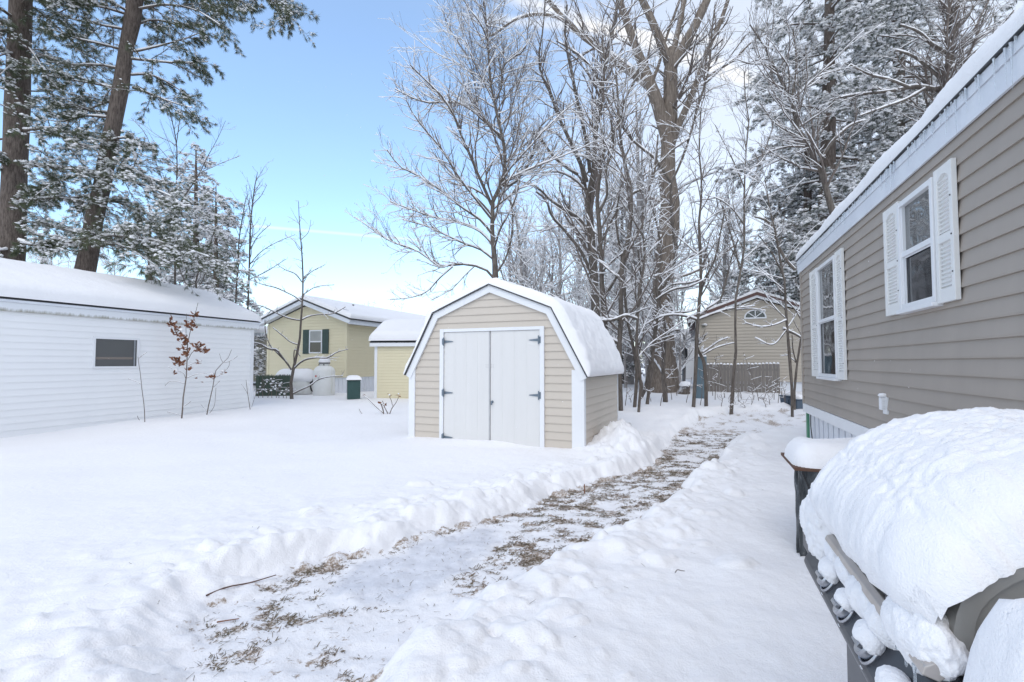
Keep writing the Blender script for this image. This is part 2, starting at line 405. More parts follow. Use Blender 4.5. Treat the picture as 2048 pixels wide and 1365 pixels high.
def ground(X, Y, masks=False):
    d0 = path_dist(X, Y)
    w = .09 * fbm(X * 2.2, Y * 2.2, 0, 4, 11)
    d = d0 + w * sstep(.9, 0, np.abs(d0))
    z = base_z(X, Y)
    near = np.exp(-np.maximum(d, 0) / .6)
    left = in_poly(np.concatenate([PL, [(-30, -5), (-30, 40)]]), X, Y)
    ch = fbm(X * 1.7, Y * 1.7, 0, 3, 21, .5); ch2 = fbm(X * 8, Y * 8, .3, 4, 31, .6)
    zone = np.exp(-np.maximum(d - .25, 0) / (.9 + .5 * vnoise(X * .5, Y * .5, 0, 8)))
    bank = (.060 + .035 * ch) * near
    lump = (.014 * ch2 + .023 * fbm(X * 3.4, Y * 3.4, 0, 3, 51)) * zone
    soft = .012 * fbm(X * 1.1, Y * 1.1, 0, 3, 61) + .045 * fbm(X * .9, Y * .9, 0, 2, 66) * (~left) * sstep(9, 6, Y) * sstep(0, .5, d)
    ztop = z + bank + lump + soft
    # drift thrown against the right side of the barn shed
    ztop = ztop + .30 * np.exp(-(((X - 1.78) / .40)**2 + ((Y - 8.3) / .8)**2)) * (1 + .35 * ch + .25 * ch2) * sstep(-.1, .3, d)
    ztop = ztop + .09 * np.exp(-(((X - 1.35) / .35)**2 + ((Y - 7.5) / .35)**2)) * (1 + .5 * ch2) * sstep(-.1, .3, d)
    ztop = ztop + .06 * np.exp(-(((X + .35) / .62)**2 + ((Y - 8.3) / .22)**2))
    zin = z + ZP + .010 * fbm(X * 9, Y * 9, 0, 4, 71) + .014 * fbm(X * 1.5, Y * 1.5, 0, 2, 77)
    wd_ = .21 + .10 * vnoise(X * 1.3, Y * 1.3, 0, 14)
    wd_ = wd_ + .22 * sstep(3.4, 2.2, Y) * left
    k = sstep(-.06, 1, (d + .04) / wd_)
    zz = zin * (1 - k) + ztop * k
    if not masks: return zz
    bn = fbm(X * 1.5, Y * 2.6, 0, 2, 81) * .30 + fbm(X * 7, Y * 12, 0, 4, 91, .7) * .48
    inside = sstep(.03, -.06, d)
    ice = sstep(.04, -.16, path_dist(X, Y, ICE) + .10 * fbm(X * 3, Y * 3, 0, 4, 3))
    far = sstep(2.9, 3.9, Y); edge_r = .20 * sstep(.30, .05, np.abs(d)) * (~left) * far
    bare = inside * (1 - ice) * np.clip(.225 + .195 * far - .10 * sstep(9.5, 11.5, Y) + .6 * bn + edge_r, 0, 1)
    return zz, bare, np.maximum(ice, .32 + .15 * bn) * inside, d
def grow_axis(a, b, fine, rate, lim_lo, lim_hi):
    v = list(np.arange(a, b, fine)); s = fine; x = v[-1]
    while x < lim_hi: s *= rate; x += s; v.append(x)
    s = fine; x = a
    while x > lim_lo: s *= rate; x -= s; v.insert(0, x)
    return np.array(v)
gx = grow_axis(-3.2, 3.0, .02, 1.035, -420, 420); gy = grow_axis(1.1, 5.6, .02, 1.022, -60, 520)
GX, GY = np.meshgrid(gx, gy); sh = GX.shape
gz, gb, gi, gd = ground(GX.ravel(), GY.ravel(), True)
# shovelled lumps of snow lying on the banks and crumbs on the path
_r = np.random.default_rng(3); gz = gz.reshape(sh); gd2 = gd.reshape(sh); gz0 = gz.copy()
for k in range(4800):
    i = _r.integers(0, len(PL) - 1) if _r.random() < .6 else -1
    Q = PL if i >= 0 else PR; i = _r.integers(0, len(Q) - 1); p = Q[i] + (Q[i + 1] - Q[i]) * _r.random()
    if _r.random() > 1.6 / (1 + .22 * p[1]**1.3): continue
    sp_ = abs(_r.normal(0, .45)); a_ = _r.uniform(0, 6.28); x, y = p[0] + math.cos(a_) * sp_, p[1] + math.sin(a_) * sp_
    r = .014 + (.055 * _r.random()**2 + .08 * _r.random()**9) * (1 + .05 * y)
    i0, i1 = np.searchsorted(gx, [x - r * 1.5, x + r * 1.5]); j0, j1 = np.searchsorted(gy, [y - r * 1.5, y + r * 1.5])
    if i1 - i0 < 2 or j1 - j0 < 2: continue
    sl_ = (slice(j0, j1), slice(i0, i1)); dd = gd2[sl_]
    if dd.mean() < -.05 and (r > .035 or _r.random() < .5): continue
    sx_, cs_ = _r.uniform(.7, 1.3), _r.uniform(0, 3.14); ux, uy = (GX[sl_] - x), (GY[sl_] - y); vx, vy = ux * math.cos(cs_) + uy * math.sin(cs_), -ux * math.sin(cs_) + uy * math.cos(cs_)
    q = 1 - (vx / (r * sx_))**2 - (vy / (r / sx_))**2 + .35 * vnoise(ux / r * 1.8 + k, uy / r * 1.8, 0, 2)
    gz[sl_] = np.maximum(gz[sl_], gz0[sl_] + r * _r.uniform(.22, .5) * np.sqrt(np.clip(q, 0, 1)) * sstep(0, .3, q))
gz = gz.ravel()
ix = np.arange(GX.size).reshape(sh)
g = mk('ground', np.stack([GX.ravel(), GY.ravel(), gz], 1), np.stack([ix[:-1, :-1], ix[:-1, 1:], ix[1:, 1:], ix[1:, :-1]], -1).reshape(-1, 4), 'ground_snow', smooth=True)
tag(g, kind='structure')
for nm, arr in (('bare', gb), ('ice', gi)):
    at_ = g.data.attributes.new(nm, 'FLOAT', 'POINT'); at_.data.foreach_set('value', arr.astype(np.float32))
def ground_hit(px, py):
    ys_ = np.linspace(5, 24, 300); P_ = np.array([at(px, py, y) for y in ys_]); g_ = ground(P_[:, 0], P_[:, 1]); k = np.argmax(P_[:, 2] < g_); return float(ys_[k]) if (P_[:, 2] < g_).any() else 14.
def gz_at(x, y): return float(ground(np.array([float(x)]), np.array([float(y)]))[0])

# grass blades poking through the trodden snow
rng = np.random.default_rng(7)
bx = np.array([POLY[:, 0].min(), POLY[:, 0].max()]); NC = 60000
cxs = rng.uniform(-2.2, 5.2, NC); cys = 1.6 + 8.5 * rng.random(NC)**1.5
zc, bc, ic, dc = ground(cxs, cys, True)
keep = (bc > .42 + .10 * rng.random(NC)) & (dc < -.02); cxs, cys, zc, bc = cxs[keep], cys[keep], zc[keep], bc[keep]
nb_ = 7; M = len(cxs) * nb_
bxp = np.repeat(cxs, nb_) + rng.normal(0, .014, M); byp = np.repeat(cys, nb_) + rng.normal(0, .014, M); bzp = np.repeat(zc, nb_) - .004
az = rng.uniform(0, 2 * math.pi, M); ln = rng.uniform(.012, .048, M); el = rng.uniform(.0, .55, M)
dirv = np.stack([np.cos(az) * np.cos(el), np.sin(az) * np.cos(el), np.sin(el)], 1); side = np.stack([-np.sin(az), np.cos(az), az * 0], 1)
p0 = np.stack([bxp, byp, bzp], 1); wd = rng.uniform(.0012, .0024, M)[:, None] * (1 + byp[:, None] * .12)
gv = np.stack([p0 - side * wd, p0 + side * wd, p0 + dirv * ln[:, None] * .6 + [0, 0, .004] + side * wd * .7, p0 + dirv * ln[:, None] + side * wd * .1], 1).reshape(-1, 3)
go = mk('grass', gv, np.arange(M * 4).reshape(-1, 4)[:, [0, 1, 2, 3]], 'grass')
# loose needles and crumbs of litter on the trodden snow and the banks
N2 = 9000; lx = rng.uniform(-3, 4.6, N2); ly = 1.4 + 8 * rng.random(N2)**1.4; lz, lb, li, ldd = ground(lx, ly, True); kp = (ldd < -.01) | ((ldd < .8) & (rng.random(N2) < .05)); lx, ly, lz = lx[kp], ly[kp], lz[kp] + .003
az = rng.uniform(0, 6.28, len(lx)); ll = rng.uniform(.008, .05, len(lx))[:, None]; dv_ = np.stack([np.cos(az), np.sin(az), rng.uniform(-.02, .2, len(lx))], 1); sd_ = np.stack([-np.sin(az), np.cos(az), az * 0], 1) * (.0009 + .0002 * ly[:, None])
p0 = np.stack([lx, ly, lz + .002], 1); lv = np.stack([p0 - sd_, p0 + sd_, p0 + dv_ * ll + sd_ * .7, p0 + dv_ * ll - sd_ * .7], 1).reshape(-1, 3)
tag(mk('litter', lv, np.arange(len(lv)).reshape(-1, 4), 'grass'), 'fine pine needles and chaff strewn over the cleared path', 'litter', kind='stuff')
tag(go, 'short dead brown and olive grass poking through the trodden snow', 'grass', kind='stuff')

# ------------------------------------------------------------------ tan home on the right
TH = 1.71
S_END = on_t(1606, 700, TH)[0]
_, Z_EAVE = on_t(1597, 547, TH); _, Z_WALL = on_t(1609, 806, TH)
S_NEAR = -5.0
house = thing('mobile_home', 'taupe vinyl sided home with icicles along its snowy eave and white louvered shutters', 'house', (*xy(TH, S_END), 0), -A)
W = lambda u, n, z: (-n, u - S_END, z)
L = S_END - S_NEAR
m = MB(W); m.box(S_NEAR, S_END - .02, -4.2, -.03, Z_WALL, Z_EAVE + .1); siding(m, lambda z: S_NEAR, lambda z: S_END - .06, Z_WALL, Z_EAVE + .06, .121, .016)
m.build('wall', 'vinyl_tan', house)
m = MB(W); m.box(S_END - .075, S_END + .012, -.05, .026, Z_WALL - .02, Z_EAVE + .02); m.build('corner_trim', 'vinyl_tan', house)
# far gable wall
m = MB(lambda u, n, z: (u, n - 0, z)); siding(m, lambda z: .0, lambda z: 4.1, Z_WALL, Z_EAVE, .121); m.build('wall', 'vinyl_tan', house)
# eave: fascia, drip edge, roof
FT = .035   # overhang
_, ZF0 = on_t(1594, 549, TH - FT); _, ZF1 = on_t(1590, 520, TH - FT)
ZF0 -= .01; ZF1 = ZF0 + .225
m = MB(W); m.box(S_NEAR, S_END + .12, FT - .02, FT, ZF0, ZF1); m.box(S_NEAR, S_END + .12, -.02, FT - .022, ZF0 + .012, ZF0 + .03)
m.box(S_NEAR, S_END + .12, FT + .002, FT + .012, ZF1 - .075, ZF1 - .003); m.build('fascia', 'fascia', house, bevel=.003)
m = MB(W); m.box(S_NEAR, S_END + .125, FT - .01, FT + .03, ZF1 + .001, ZF1 + .010); m.build('drip_edge', 'roof_edge', house)
RP = 14 / 50
m = MB(); m.prism([(-FT - .01, ZF1 + .018), (2.0, ZF1 + .02 + 2.1 * RP), (4.1, ZF1 + .02), (4.1, ZF1 + .011), (-FT - .01, ZF1 + .011)], S_NEAR - S_END, .12)
m.build('roof', 'roof_edge', house)
# snow on the roof
av = edgegrid(2.2, .16, .12); bv = edgegrid(L + .16, .2, .055)
Pa, Pb = np.meshgrid(av, bv, indexing='ij')
P = np.stack([-FT - .014 + Pa * .965, S_NEAR - S_END + Pb, ZF1 + .012 + Pa * RP * .95 + 0 * Pb], -1)
e = np.minimum(np.minimum(Pa, L + .16 - Pb), 9)
sheet(P, .19 + .02 * fbm(Pb * 1.2, Pa), e, .17, 'roof_snow', 'snow_roof', house, 5, .010, 9)
# icicles
rg = random.Random(4); ic_s = []
for c, n, ml in ((9.4, 5, .12), (8.3, 9, .17), (7.1, 13, .2), (6.2, 12, .17), (5.3, 12, .22), (4.6, 10, .2), (4.0, 9, .24), (3.55, 9, .3), (3.1, 8, .22), (2.85, 4, .2)):
    for k in range(n): ic_s.append((c + rg.gauss(0, .24), ml * rg.uniform(.25, 1.25)))
ic_s.append((3.06, .52)); ic_s.append((3.5, .44)); ic_s.append((5.35, .4)); ic_s.append((4.15, .38))
for s_, ln_ in ic_s[:96]:
    m = MB(W); ln_ *= .62; r0 = .004 + ln_ * .014; zt = ZF1 - .008; pr = [(.0005, -ln_), (r0 * .3, -ln_ * .8), (r0 * .55, -ln_ * .45), (r0 * .95, -ln_ * .12), (r0 * 1.2, 0), (.001, .004)]
    m.lathe(pr, (s_, FT + .024 + rg.uniform(-.006, .006), zt), 7); m.build('icicle', 'ice', house, True)
# skirting
m = MB(W); m.box(S_NEAR, S_END - .09, -.10, -.06, -.2, Z_WALL); s_ = S_NEAR
while s_ < S_END - .1: m.box(s_, s_ + .012, -.055, -.045, -.2, Z_WALL); m.box(s_ + .02, s_ + .085, -.058, -.052, -.2, Z_WALL); s_ += .30
m.build('skirting', 'skirt', house)
m = MB(W); m.box(S_NEAR, S_END - .02, -.05, .028, Z_WALL - .15, Z_WALL - .006); m.build('skirt_cap', 'trim_white', house, bevel=.01)
m = MB(W); m.box(S_END - .085, S_END - .0, -.11, -.02, -.2, Z_WALL - .16); m.build('corner_post', 'green_post', house)
m = MB(W); m.tube([(S_END - .35, -.03, Z_WALL - .1), (S_END - .38, -.02, .3), (S_END - .52, -.02, .0)], .008, 5); m.build('cable', 'black_rubber', house)

def shutter(parent, s0, s1, z0, z1, mat='shutter_white'):
    m = MB(W); d0, d1 = .018, .05; w = s1 - s0; st = w * .17; zm = z0 + (z1 - z0) * .47
    m.box(s0, s0 + st, d0, d1, z0, z1); m.box(s1 - st, s1, d0, d1, z0, z1)
    m.box(s0 + st, s1 - st, d0, d1 - .002, z0, z0 + .10); m.box(s0 + st, s1 - st, d0, d1 - .002, zm - .03, zm + .03)
    # arched top rail
    n = 8; a, b_ = s0 + st, s1 - st; pl = [(a, z1), (a, z1 - .10)] + [(a + (b_ - a) * i / n, z1 - .10 + .04 * math.sin(math.pi * i / n)) for i in range(1, n)] + [(b_, z1 - .10), (b_, z1)]
    m.prism(pl, d0, d1 - .002)
    m.box(a, b_, d0, d0 + .008, z0 + .1, z1 - .05)
    for lo_, hi_ in ((z0 + .11, zm - .035), (zm + .035, z1 - .09)):
        z = lo_
        while z + .028 < hi_ + .005:
            m.add([(a, d0 + .008, z), (b_, d0 + .008, z), (b_, d1 - .006, z + .006), (a, d1 - .006, z + .006), (a, d0 + .008, z + .029), (b_, d0 + .008, z + .029)],
                  [(0, 1, 2, 3), (3, 2, 5, 4), (0, 3, 4), (1, 5, 2)]); z += .031
    o = m.build('shutter', mat, parent, bevel=.002)
    m = MB(W)
    for zz in (z0 + .2, zm, z1 - .25): m.lathe([(.006, -.0), (.006, .004), (.0005, .006)], (s0 + st * .5, d1 + .001, zz), 6, 'y')
    m.build('screw', 'black_rubber', o)
def home_window(parent, s0, s1, z0, z1, zm, dark):
    f = MB(W); w = .045
    f.box(s0, s0 + w, .0, .06, z0, z1); f.box(s1 - w, s1, .0, .06, z0, z1); f.box(s0 + w, s1 - w, 0, .058, z1 - w, z1); f.box(s0 + w, s1 - w, 0, .058, z0, z0 + w)
    f.box(s0 + w, s1 - w, .0, .05, zm - .022, zm + .022)
    f.box(s0 + w, s0 + w + .02, 0, .045, z0 + w, z1 - w); f.box(s1 - w - .02, s1 - w, 0, .045, z0 + w, z1 - w)
    win = f.build('window', 'trim_white', parent, bevel=.003)
    MB(W).box(s0 - .01, s1 + .01, .0, .085, z0 - .035, z0 - .002).build('sill', 'trim_white', win, bevel=.004)
    i0, i1 = s0 + w + .02, s1 - w - .02
    MB(W).box(i0, i1, .010, .020, zm + .022, z1 - w).build('pane', 'glass_clear', win)
    MB(W).box(i0, i1, .010, .020, z0 + w, zm - .022).build('pane', 'glass_dark', win)
    m = MB(W); m.box(i0 + .01, i0 + .025, .03, .037, z0 + w, zm - .022); m.box(i1 - .025, i1 - .01, .03, .037, z0 + w, zm - .022); m.box(i0 + .025, i1 - .025, .03, .037, zm - .036, zm - .024)
    m.build('screen_frame', 'trim_white', win)
def rng_t(pts): return [on_t(x, y, TH) for x, y in pts]
# near window
(sl, zt1), (sr, zt2), (_, zb1), (_, zb2) = rng_t([(1809, 410), (1881, 350), (1809, 623), (1883, 604)])
_, zm1 = on_t(1809, 513, TH); _, zm2 = on_t(1883, 478, TH)
za, zb, zc_ = (zt1 + zt2) / 2, (zb1 + zb2) / 2, (zm1 + zm2) / 2
home_window(house, sr, sl, zb, za, zc_, True)
shutter(house, sl + .01, on_t(1780, 500, TH)[0], zb - .02, za + .03)
shutter(house, on_t(1926, 500, TH)[0], sr - .01, zb - .02, za + .03)
(sl, zt1), (sr, zt2), (_, zb1), (_, zb2) = rng_t([(1640, 540), (1677, 507), (1640, 752), (1678, 757)])
_, zm1 = on_t(1640, 645, TH); _, zm2 = on_t(1678, 634, TH)
za, zb, zc_ = (zt1 + zt2) / 2, (zb1 + zb2) / 2, (zm1 + zm2) / 2
home_window(house, sr, sl, zb, za, zc_, False)
shutter(house, sl + .01, on_t(1627, 600, TH)[0], zb - .01, za + .02)
shutter(house, on_t(1694, 600, TH)[0], sr - .01, zb - .01, za + .02)
# outdoor outlet cover
so, zo = on_t(1775, 811, TH)
m = MB(W); m.box(so - .05, so + .05, .0, .025, zo - .085, zo + .085); m.box(so - .04, so + .035, .025, .06, zo - .045, zo + .075)
for k in range(4): m.box(so - .045, so - .041, .03, .055, zo - .03 + k * .024, zo - .02 + k * .024)
ob = m.build('outlet_cover', 'trim_white', house, bevel=.006)
m = MB(W); m.lathe([(.001, .075), (.03, .08), (.042, .092), (.03, .112), (.001, .118)], (so, .035, zo), 10); m.build('snow_cap', 'snow', ob, True)

# ------------------------------------------------------------------ white outbuilding / home on the left
(cx_, cy_, _) = at(505, 740, 14.3)
TW, SW = ts(cx_, cy_)
AW = math.atan(.338)
wh = thing('white_building', 'long white vinyl sided building under a smooth thick slab of roof snow', 'building', (cx_, cy_, 0), -AW)
W = lambda u, n, z: (n, u - SW, z)       # outward normal +t
S0 = SW - 9.5
def on_w(px, py):
    d = ray(px, py); nx_, ny_ = math.cos(AW), -math.sin(AW); k = (cx_ * nx_ + cy_ * ny_) / (d[0] * nx_ + d[1] * ny_)
    return SW + (d[0] * k - cx_) * math.sin(AW) + (d[1] * k - cy_) * math.cos(AW), CAMZ + d[2] * k
z_top = 2.28
m = MB(W); m.box(S0, SW - .01, -4.4, -.03, -.2, z_top + .05); siding(m, lambda z: S0, lambda z: SW - .09, -.02, z_top + .02, .127 * .98, .014)
m.build('wall', 'vinyl_white', wh)
m = MB(W); m.box(SW - .10, SW + .012, -.08, .022, -.2, z_top); m.build('corner_trim', 'trim_white', wh)
m = MB(W); m.box(S0, SW + .16, .0, .05, z_top, z_top + .16); m.build('fascia', 'fascia_stained', wh)
m = MB(W); m.box(S0, SW + .17, .02, .075, z_top + .162, z_top + .215); m.build('gutter', 'fascia', wh, bevel=.006)
m = MB(W); m.box(S0, SW + .18, -.05, .085, z_top + .217, z_top + .232); m.build('drip_edge', 'roof_edge', wh)
RR = .42
m = MB(); m.prism([(.08, z_top + .215), (-2.2, z_top + .215 + 2.2 * RR), (-4.5, z_top + .215), (-4.5, z_top + .15), (.02, z_top + .15)], S0 - SW, .17)
m.build('roof', 'roof_edge', wh)
m = MB(); m.prism([(0, z_top), (-2.2, z_top + .1 + 2.2 * RR), (-4.4, z_top)], -.1, -.01); m.build('gable', 'vinyl_white', wh)
av = np.linspace(0, 4.75, 90); bv = edgegrid(9.72, .5, .10)
Pa, Pb = np.meshgrid(av, bv, indexing='ij')
P = np.stack([.10 - Pa * .95, S0 - SW + Pb, z_top + .228 + (2.28 - np.sqrt((Pa * .95 - 2.28)**2 + .22)) * RR + .04], -1)
e = np.minimum(np.minimum(Pa, 4.75 - Pa), (9.72 - Pb) * .55)
sheet(P, .25 + .02 * fbm(Pb * .5, Pa * .5, 0, 2, 5), e, .27, 'roof_snow', 'snow_roof', wh, 8, .008, 5, flip=True)
# window
(s_l, z1a), (s_r, z1b) = on_w(187, 674), on_w(275, 680); (_, z0a), (_, z0b) = on_w(182, 736), on_w(272, 734)
z1_, z0_ = (z1a + z1b) / 2, (z0a + z0b) / 2
f = MB(W); w = .045
f.box(s_l - .02, s_l + w - .02, 0, .04, z0_ - .02, z1_ + .02); f.box(s_r - w + .02, s_r + .02, 0, .04, z0_ - .02, z1_ + .02)
f.box(s_l + w - .02, s_r - w + .02, 0, .038, z1_ - .025, z1_ + .02); f.box(s_l + w - .02, s_r - w + .02, 0, .038, z0_ - .02, z0_ + .02)
win = f.build('window', 'trim_white', wh)
MB(W).box(s_l + w - .02, s_r - w + .02, .018, .022, z0_ + .02, z1_ - .025).build('pane', 'glass_screen', win)
m = MB(W); m.box(s_l + .05, s_r - .11, .0225, .0245, z0_ + .17, z0_ + .22); m.build('blind', 'dull_brown', win)
m = MB(W); m.box(s_r - .085, s_r - .06, .0225, .030, z0_ + .022, z1_ - .027); m.build('screen_frame', 'galv', win)

# ------------------------------------------------------------------ barn-roofed shed
B = math.atan(.445)
SX, SY = -1.825, 9.08
shed = thing('garden_shed', 'beige barn-roofed shed with white double doors and a thick snow cap', 'shed', (SX, SY, 0), -B)
WD, DP = 3.2, 2.45
ZE, ZK, ZPk, KX = 1.21, 2.19, 2.62, .52
prof = [(0, ZE), (KX, ZK), (WD / 2, ZPk), (WD - KX, ZK), (WD, ZE)]
def lo(z): return 0 if z <= ZE else (KX * (z - ZE) / (ZK - ZE) if z <= ZK else KX + (WD / 2 - KX) * (z - ZK) / (ZPk - ZK))
W = lambda u, n, z: (u, -n, z)
m = MB(); m.prism([(0, -.2), (WD, -.2), (WD, ZE), (WD - KX, ZK), (WD / 2, ZPk), (KX, ZK), (0, ZE)], .02, DP - .02)
m.map = W; siding(m, lambda z: lo(z) + .0, lambda z: WD - lo(z), .0, ZPk - .03, .127, .016); m.build('front_wall', 'vinyl_shed', shed)
m = MB(lambda u, n, z: (WD + n, u, z)); siding(m, lambda z: .02, lambda z: DP - .03, .02, ZE, .127, .016); m.build('side_wall', 'vinyl_shed', shed)
m = MB(lambda u, n, z: (-n, u, z)); siding(m, lambda z: .02, lambda z: DP - .03, .02, ZE, .127, .016); m.build('side_wall', 'vinyl_shed', shed)
m = MB(); m.box(-.03, .10, -.035, .06, -.1, ZE + .02); m.build('corner_board', 'trim_white', shed, bevel=.003)
m = MB(); m.box(WD - .17, WD + .03, -.035, .07, -.1, ZE + .02); m.build('corner_board', 'trim_white', shed, bevel=.003)
m = MB(); m.box(WD - .03, WD + .025, DP - .04, DP + .012, -.1, ZE); m.build('corner_board', 'trim_white', shed)
# rake boards follow the gambrel
def off(p, d):
    """offset the gambrel line outwards by d"""
    out = []
    for i, (x, z) in enumerate(p):
        ns = []
        for j in (i - 1, i):
            if 0 <= j < len(p) - 1:
                dx, dz = p[j + 1][0] - p[j][0], p[j + 1][1] - p[j][1]; l = math.hypot(dx, dz); ns.append((-dz / l, dx / l))
        nx, nz = sum(n[0] for n in ns) / len(ns), sum(n[1] for n in ns) / len(ns); l2 = nx * nx + nz * nz
        out.append((x + nx * d / l2, z + nz * d / l2))
    return out
ext = [(-.06, ZE - .11)] + prof[1:-1] + [(WD + .06, ZE - .11)]
inn, mid_, outl = off(ext, -.085), off(ext, .028), off(ext, .048)
m = MB()
for i in range(4):
    m.prism([inn[i], inn[i + 1], mid_[i + 1], mid_[i]], -.055, -.018)
m.build('rake_board', 'trim_white', shed)
m = MB()
for i in range(4): m.prism([mid_[i], mid_[i + 1], outl[i + 1], outl[i]], -.085, DP + .06)
m.build('roof', 'roof_edge', shed)
m = MB(); m.box(WD + .003, WD + .05, .0, DP, ZE - .085, ZE - .03); m.build('soffit_board', 'galv', shed)
# snow over the gambrel
sp = off(ext, .050); sp = [(sp[0][0], sp[0][1])] + sp[1:]
dl = np.r_[0, np.cumsum([math.dist(sp[i], sp[i + 1]) for i in range(4)])]; LT = dl[-1]
av = edgegrid(LT, .2, .035); bv = edgegrid(DP + .15, .14, .035)
px_ = np.interp(av, dl, [p[0] for p in sp]); pz_ = np.interp(av, dl, [p[1] for p in sp])
ker = np.ones(9) / 9
pxs = np.convolve(np.pad(px_, 4, mode='edge'), ker, 'valid'); pzs = np.convolve(np.pad(pz_, 4, mode='edge'), ker, 'valid')
blend = sstep(0, .3, np.minimum(av, LT - av)); px_, pz_ = px_ * (1 - blend) + pxs * blend, pz_ * (1 - blend) + pzs * blend
P = np.stack([np.repeat(px_[:, None], len(bv), 1), np.repeat(bv[None] - .085, len(av), 0), np.repeat(pz_[:, None], len(bv), 1)], -1)
tk = np.interp(av, [0, .55, 1.0, 1.3, LT / 2, LT - 1.3, LT - .9, LT - .45, LT - .2, LT], [.07, .07, .10, .15, .13, .16, .16, .16, .12, .08])
Pa, Pb = np.meshgrid(av, bv, indexing='ij'); e = np.minimum(np.minimum(Pa, LT - Pa), np.minimum(Pb * 1.1, DP + .15 - Pb))
sheet(P, np.repeat(tk[:, None], len(bv), 1), e, .095, 'roof_snow', 'snow_roof', shed, 9, .016, 7, flip=True)
# doors
DX0, DX1, DZ0, DZ1 = .70, 2.50, -.05, 1.87; DM = (DX0 + DX1) / 2
m = MB(W); m.box(DX0 - .075, DX0, .0, .045, DZ0, DZ1 + .06); m.box(DX1, DX1 + .075, .0, .045, DZ0, DZ1 + .06); m.box(DX0, DX1, .0, .043, DZ1 + .005, DZ1 + .06)
m.build('door_frame', 'trim_white', shed, bevel=.003)
for sgn, a, b_ in ((0, DX0 + .006, DM - .012), (1, DM + .012, DX1 - .006)):
    m = MB(W); nb = 4; wv = (b_ - a) / nb
    for k in range(nb):
        x0, x1 = a + k * wv, a + (k + 1) * wv
        gd_ = .0195 if 0 < k else .012; ge_ = .0195 if k < nb - 1 else .012
        m.add([(x0, gd_, DZ0), (x0 + .004, .022, DZ0), (x1 - .004, .022, DZ0), (x1, ge_, DZ0), (x0, gd_, DZ1), (x0 + .004, .022, DZ1), (x1 - .004, .022, DZ1), (x1, ge_, DZ1)],
              [(0, 1, 5, 4), (1, 2, 6, 5), (2, 3, 7, 6)])
    m.box(a, b_, .0, .0115, DZ0, DZ1)
    d = m.build('door', 'door_white', shed)
    for zz in ((1.71, .82, .05) if not sgn else (1.71, .82)):
        h = MB(W); xh = DX0 if not sgn else DX1; dr = 1 if not sgn else -1
        h.box(xh - .022, xh + .022, .046, .054, zz - .052, zz + .052)
        h.prism([(xh + dr * .02, zz + .024), (xh + dr * .17, zz + .008), (xh + dr * .195, zz), (xh + dr * .17, zz - .008), (xh + dr * .02, zz - .024)], .0265, .033)
        h.lathe([(.001, -.07), (.011, -.07), (.011, .07), (.001, .07)], (xh + dr * .012, .058, zz), 8)
        h.build('hinge', 'hinge', d)
m = MB(W); m.box(DM - .011, DM + .011, .012, .034, DZ0, DZ1 - .005); m.build('astragal', 'seam_metal', shed)
m = MB(W); m.lathe([(.022, 0), (.022, .01), (.01, .012), (.01, .04), (.001, .042)], (DM + .05, .024, .69), 10, 'y'); m.box(DM + .038, DM + .062, .056, .066, .64, .70); m.build('handle', 'hinge', shed)
m = MB(W)
for i in range(4):
    for j in range(2): m.lathe([(.006, 0), (.006, .002), (.001, .003)], (DM - .07 + (i if i < 2 else i + .8) * .035, .0235, 1.27 + j * .035), 6, 'y')
m.build('screw_hole', 'seam_metal', shed)

# ------------------------------------------------------------------ yellow home
YX, YY, _ = at(693, 700, 20.7)
yel = thing('yellow_home', 'pale yellow home with dark green shutters behind the propane tanks', 'house', (YX, YY, 0), -A)
YW, YZ0, YZ1, YP = 4.25, .72, 3.02, 3.78
W = lambda u, n, z: (u - YW, -n, z)
def ylo(z): return 0 if z <= YZ1 else (YW / 2) * (z - YZ1) / (YP - YZ1)
m = MB(); m.prism([(-YW, YZ0), (0, YZ0), (0, YZ1), (-YW / 2, YP), (-YW, YZ1)], .02, 15); m.map = W
siding(m, ylo, lambda z: YW - ylo(z), YZ0, YP - .04, .127, .02); m.build('gable_wall', 'vinyl_yellow', yel)
m = MB(lambda u, n, z: (n, u, z)); siding(m, lambda z: .0, lambda z: 15, YZ0, YZ1 + .02, .127, .02); m.build('side_wall', 'vinyl_yellow', yel)
m = MB(); m.box(-.09, .028, -.028, .09, YZ0, YZ1); m.build('corner_trim', 'vinyl_yellow', yel)
m = MB(); m.box(-YW - .02, -YW + .09, -.028, .09, YZ0, YZ1); m.build('corner_trim', 'vinyl_yellow', yel)
m = MB(); m.box(-YW + .02, -.02, .03, 15, -.2, YZ0); k = 0
while k < YW: m.box(-k - .02, -k, .015, .03, -.2, YZ0); k += .2
k = .1
while k < 15: m.box(-.02, .0, k, k + .02, -.2, YZ0); k += .2
m.build('skirting', 'skirt', yel)
ryo = [(-YW - .35, YZ1 - .10), (-YW / 2, YP + .04), (.35, YZ1 - .10)]
a_, b2_ = off(ryo, .0), off(ryo, .20)
m = MB()
for i in range(2): m.prism([a_[i], a_[i + 1], b2_[i + 1], b2_[i]], -.32, -.28)
m.build('rake_fascia', 'fascia', yel)
m = MB(); m.box(.30, .34, -.279, 15, YZ1 - .11, YZ1 + .10); m.build('fascia', 'fascia', yel)
c_ = off(ryo, .235); cc_ = off(ryo, .17)
m = MB()
for i in range(2): m.prism([cc_[i], cc_[i + 1], c_[i + 1], c_[i]], -.34, 15)
m.build('roof', 'roof_edge', yel)
m = MB(); m.box(-YW - .3, .3, -.27, .0, YZ1 - .14, YZ1 - .12) if False else m.prism([(-YW - .3, YZ1 - .07), (-YW / 2, YP + .05), (.3, YZ1 - .07), (-YW / 2, YP + .10)], -.279, -.022); m.build('soffit', 'fascia', yel)
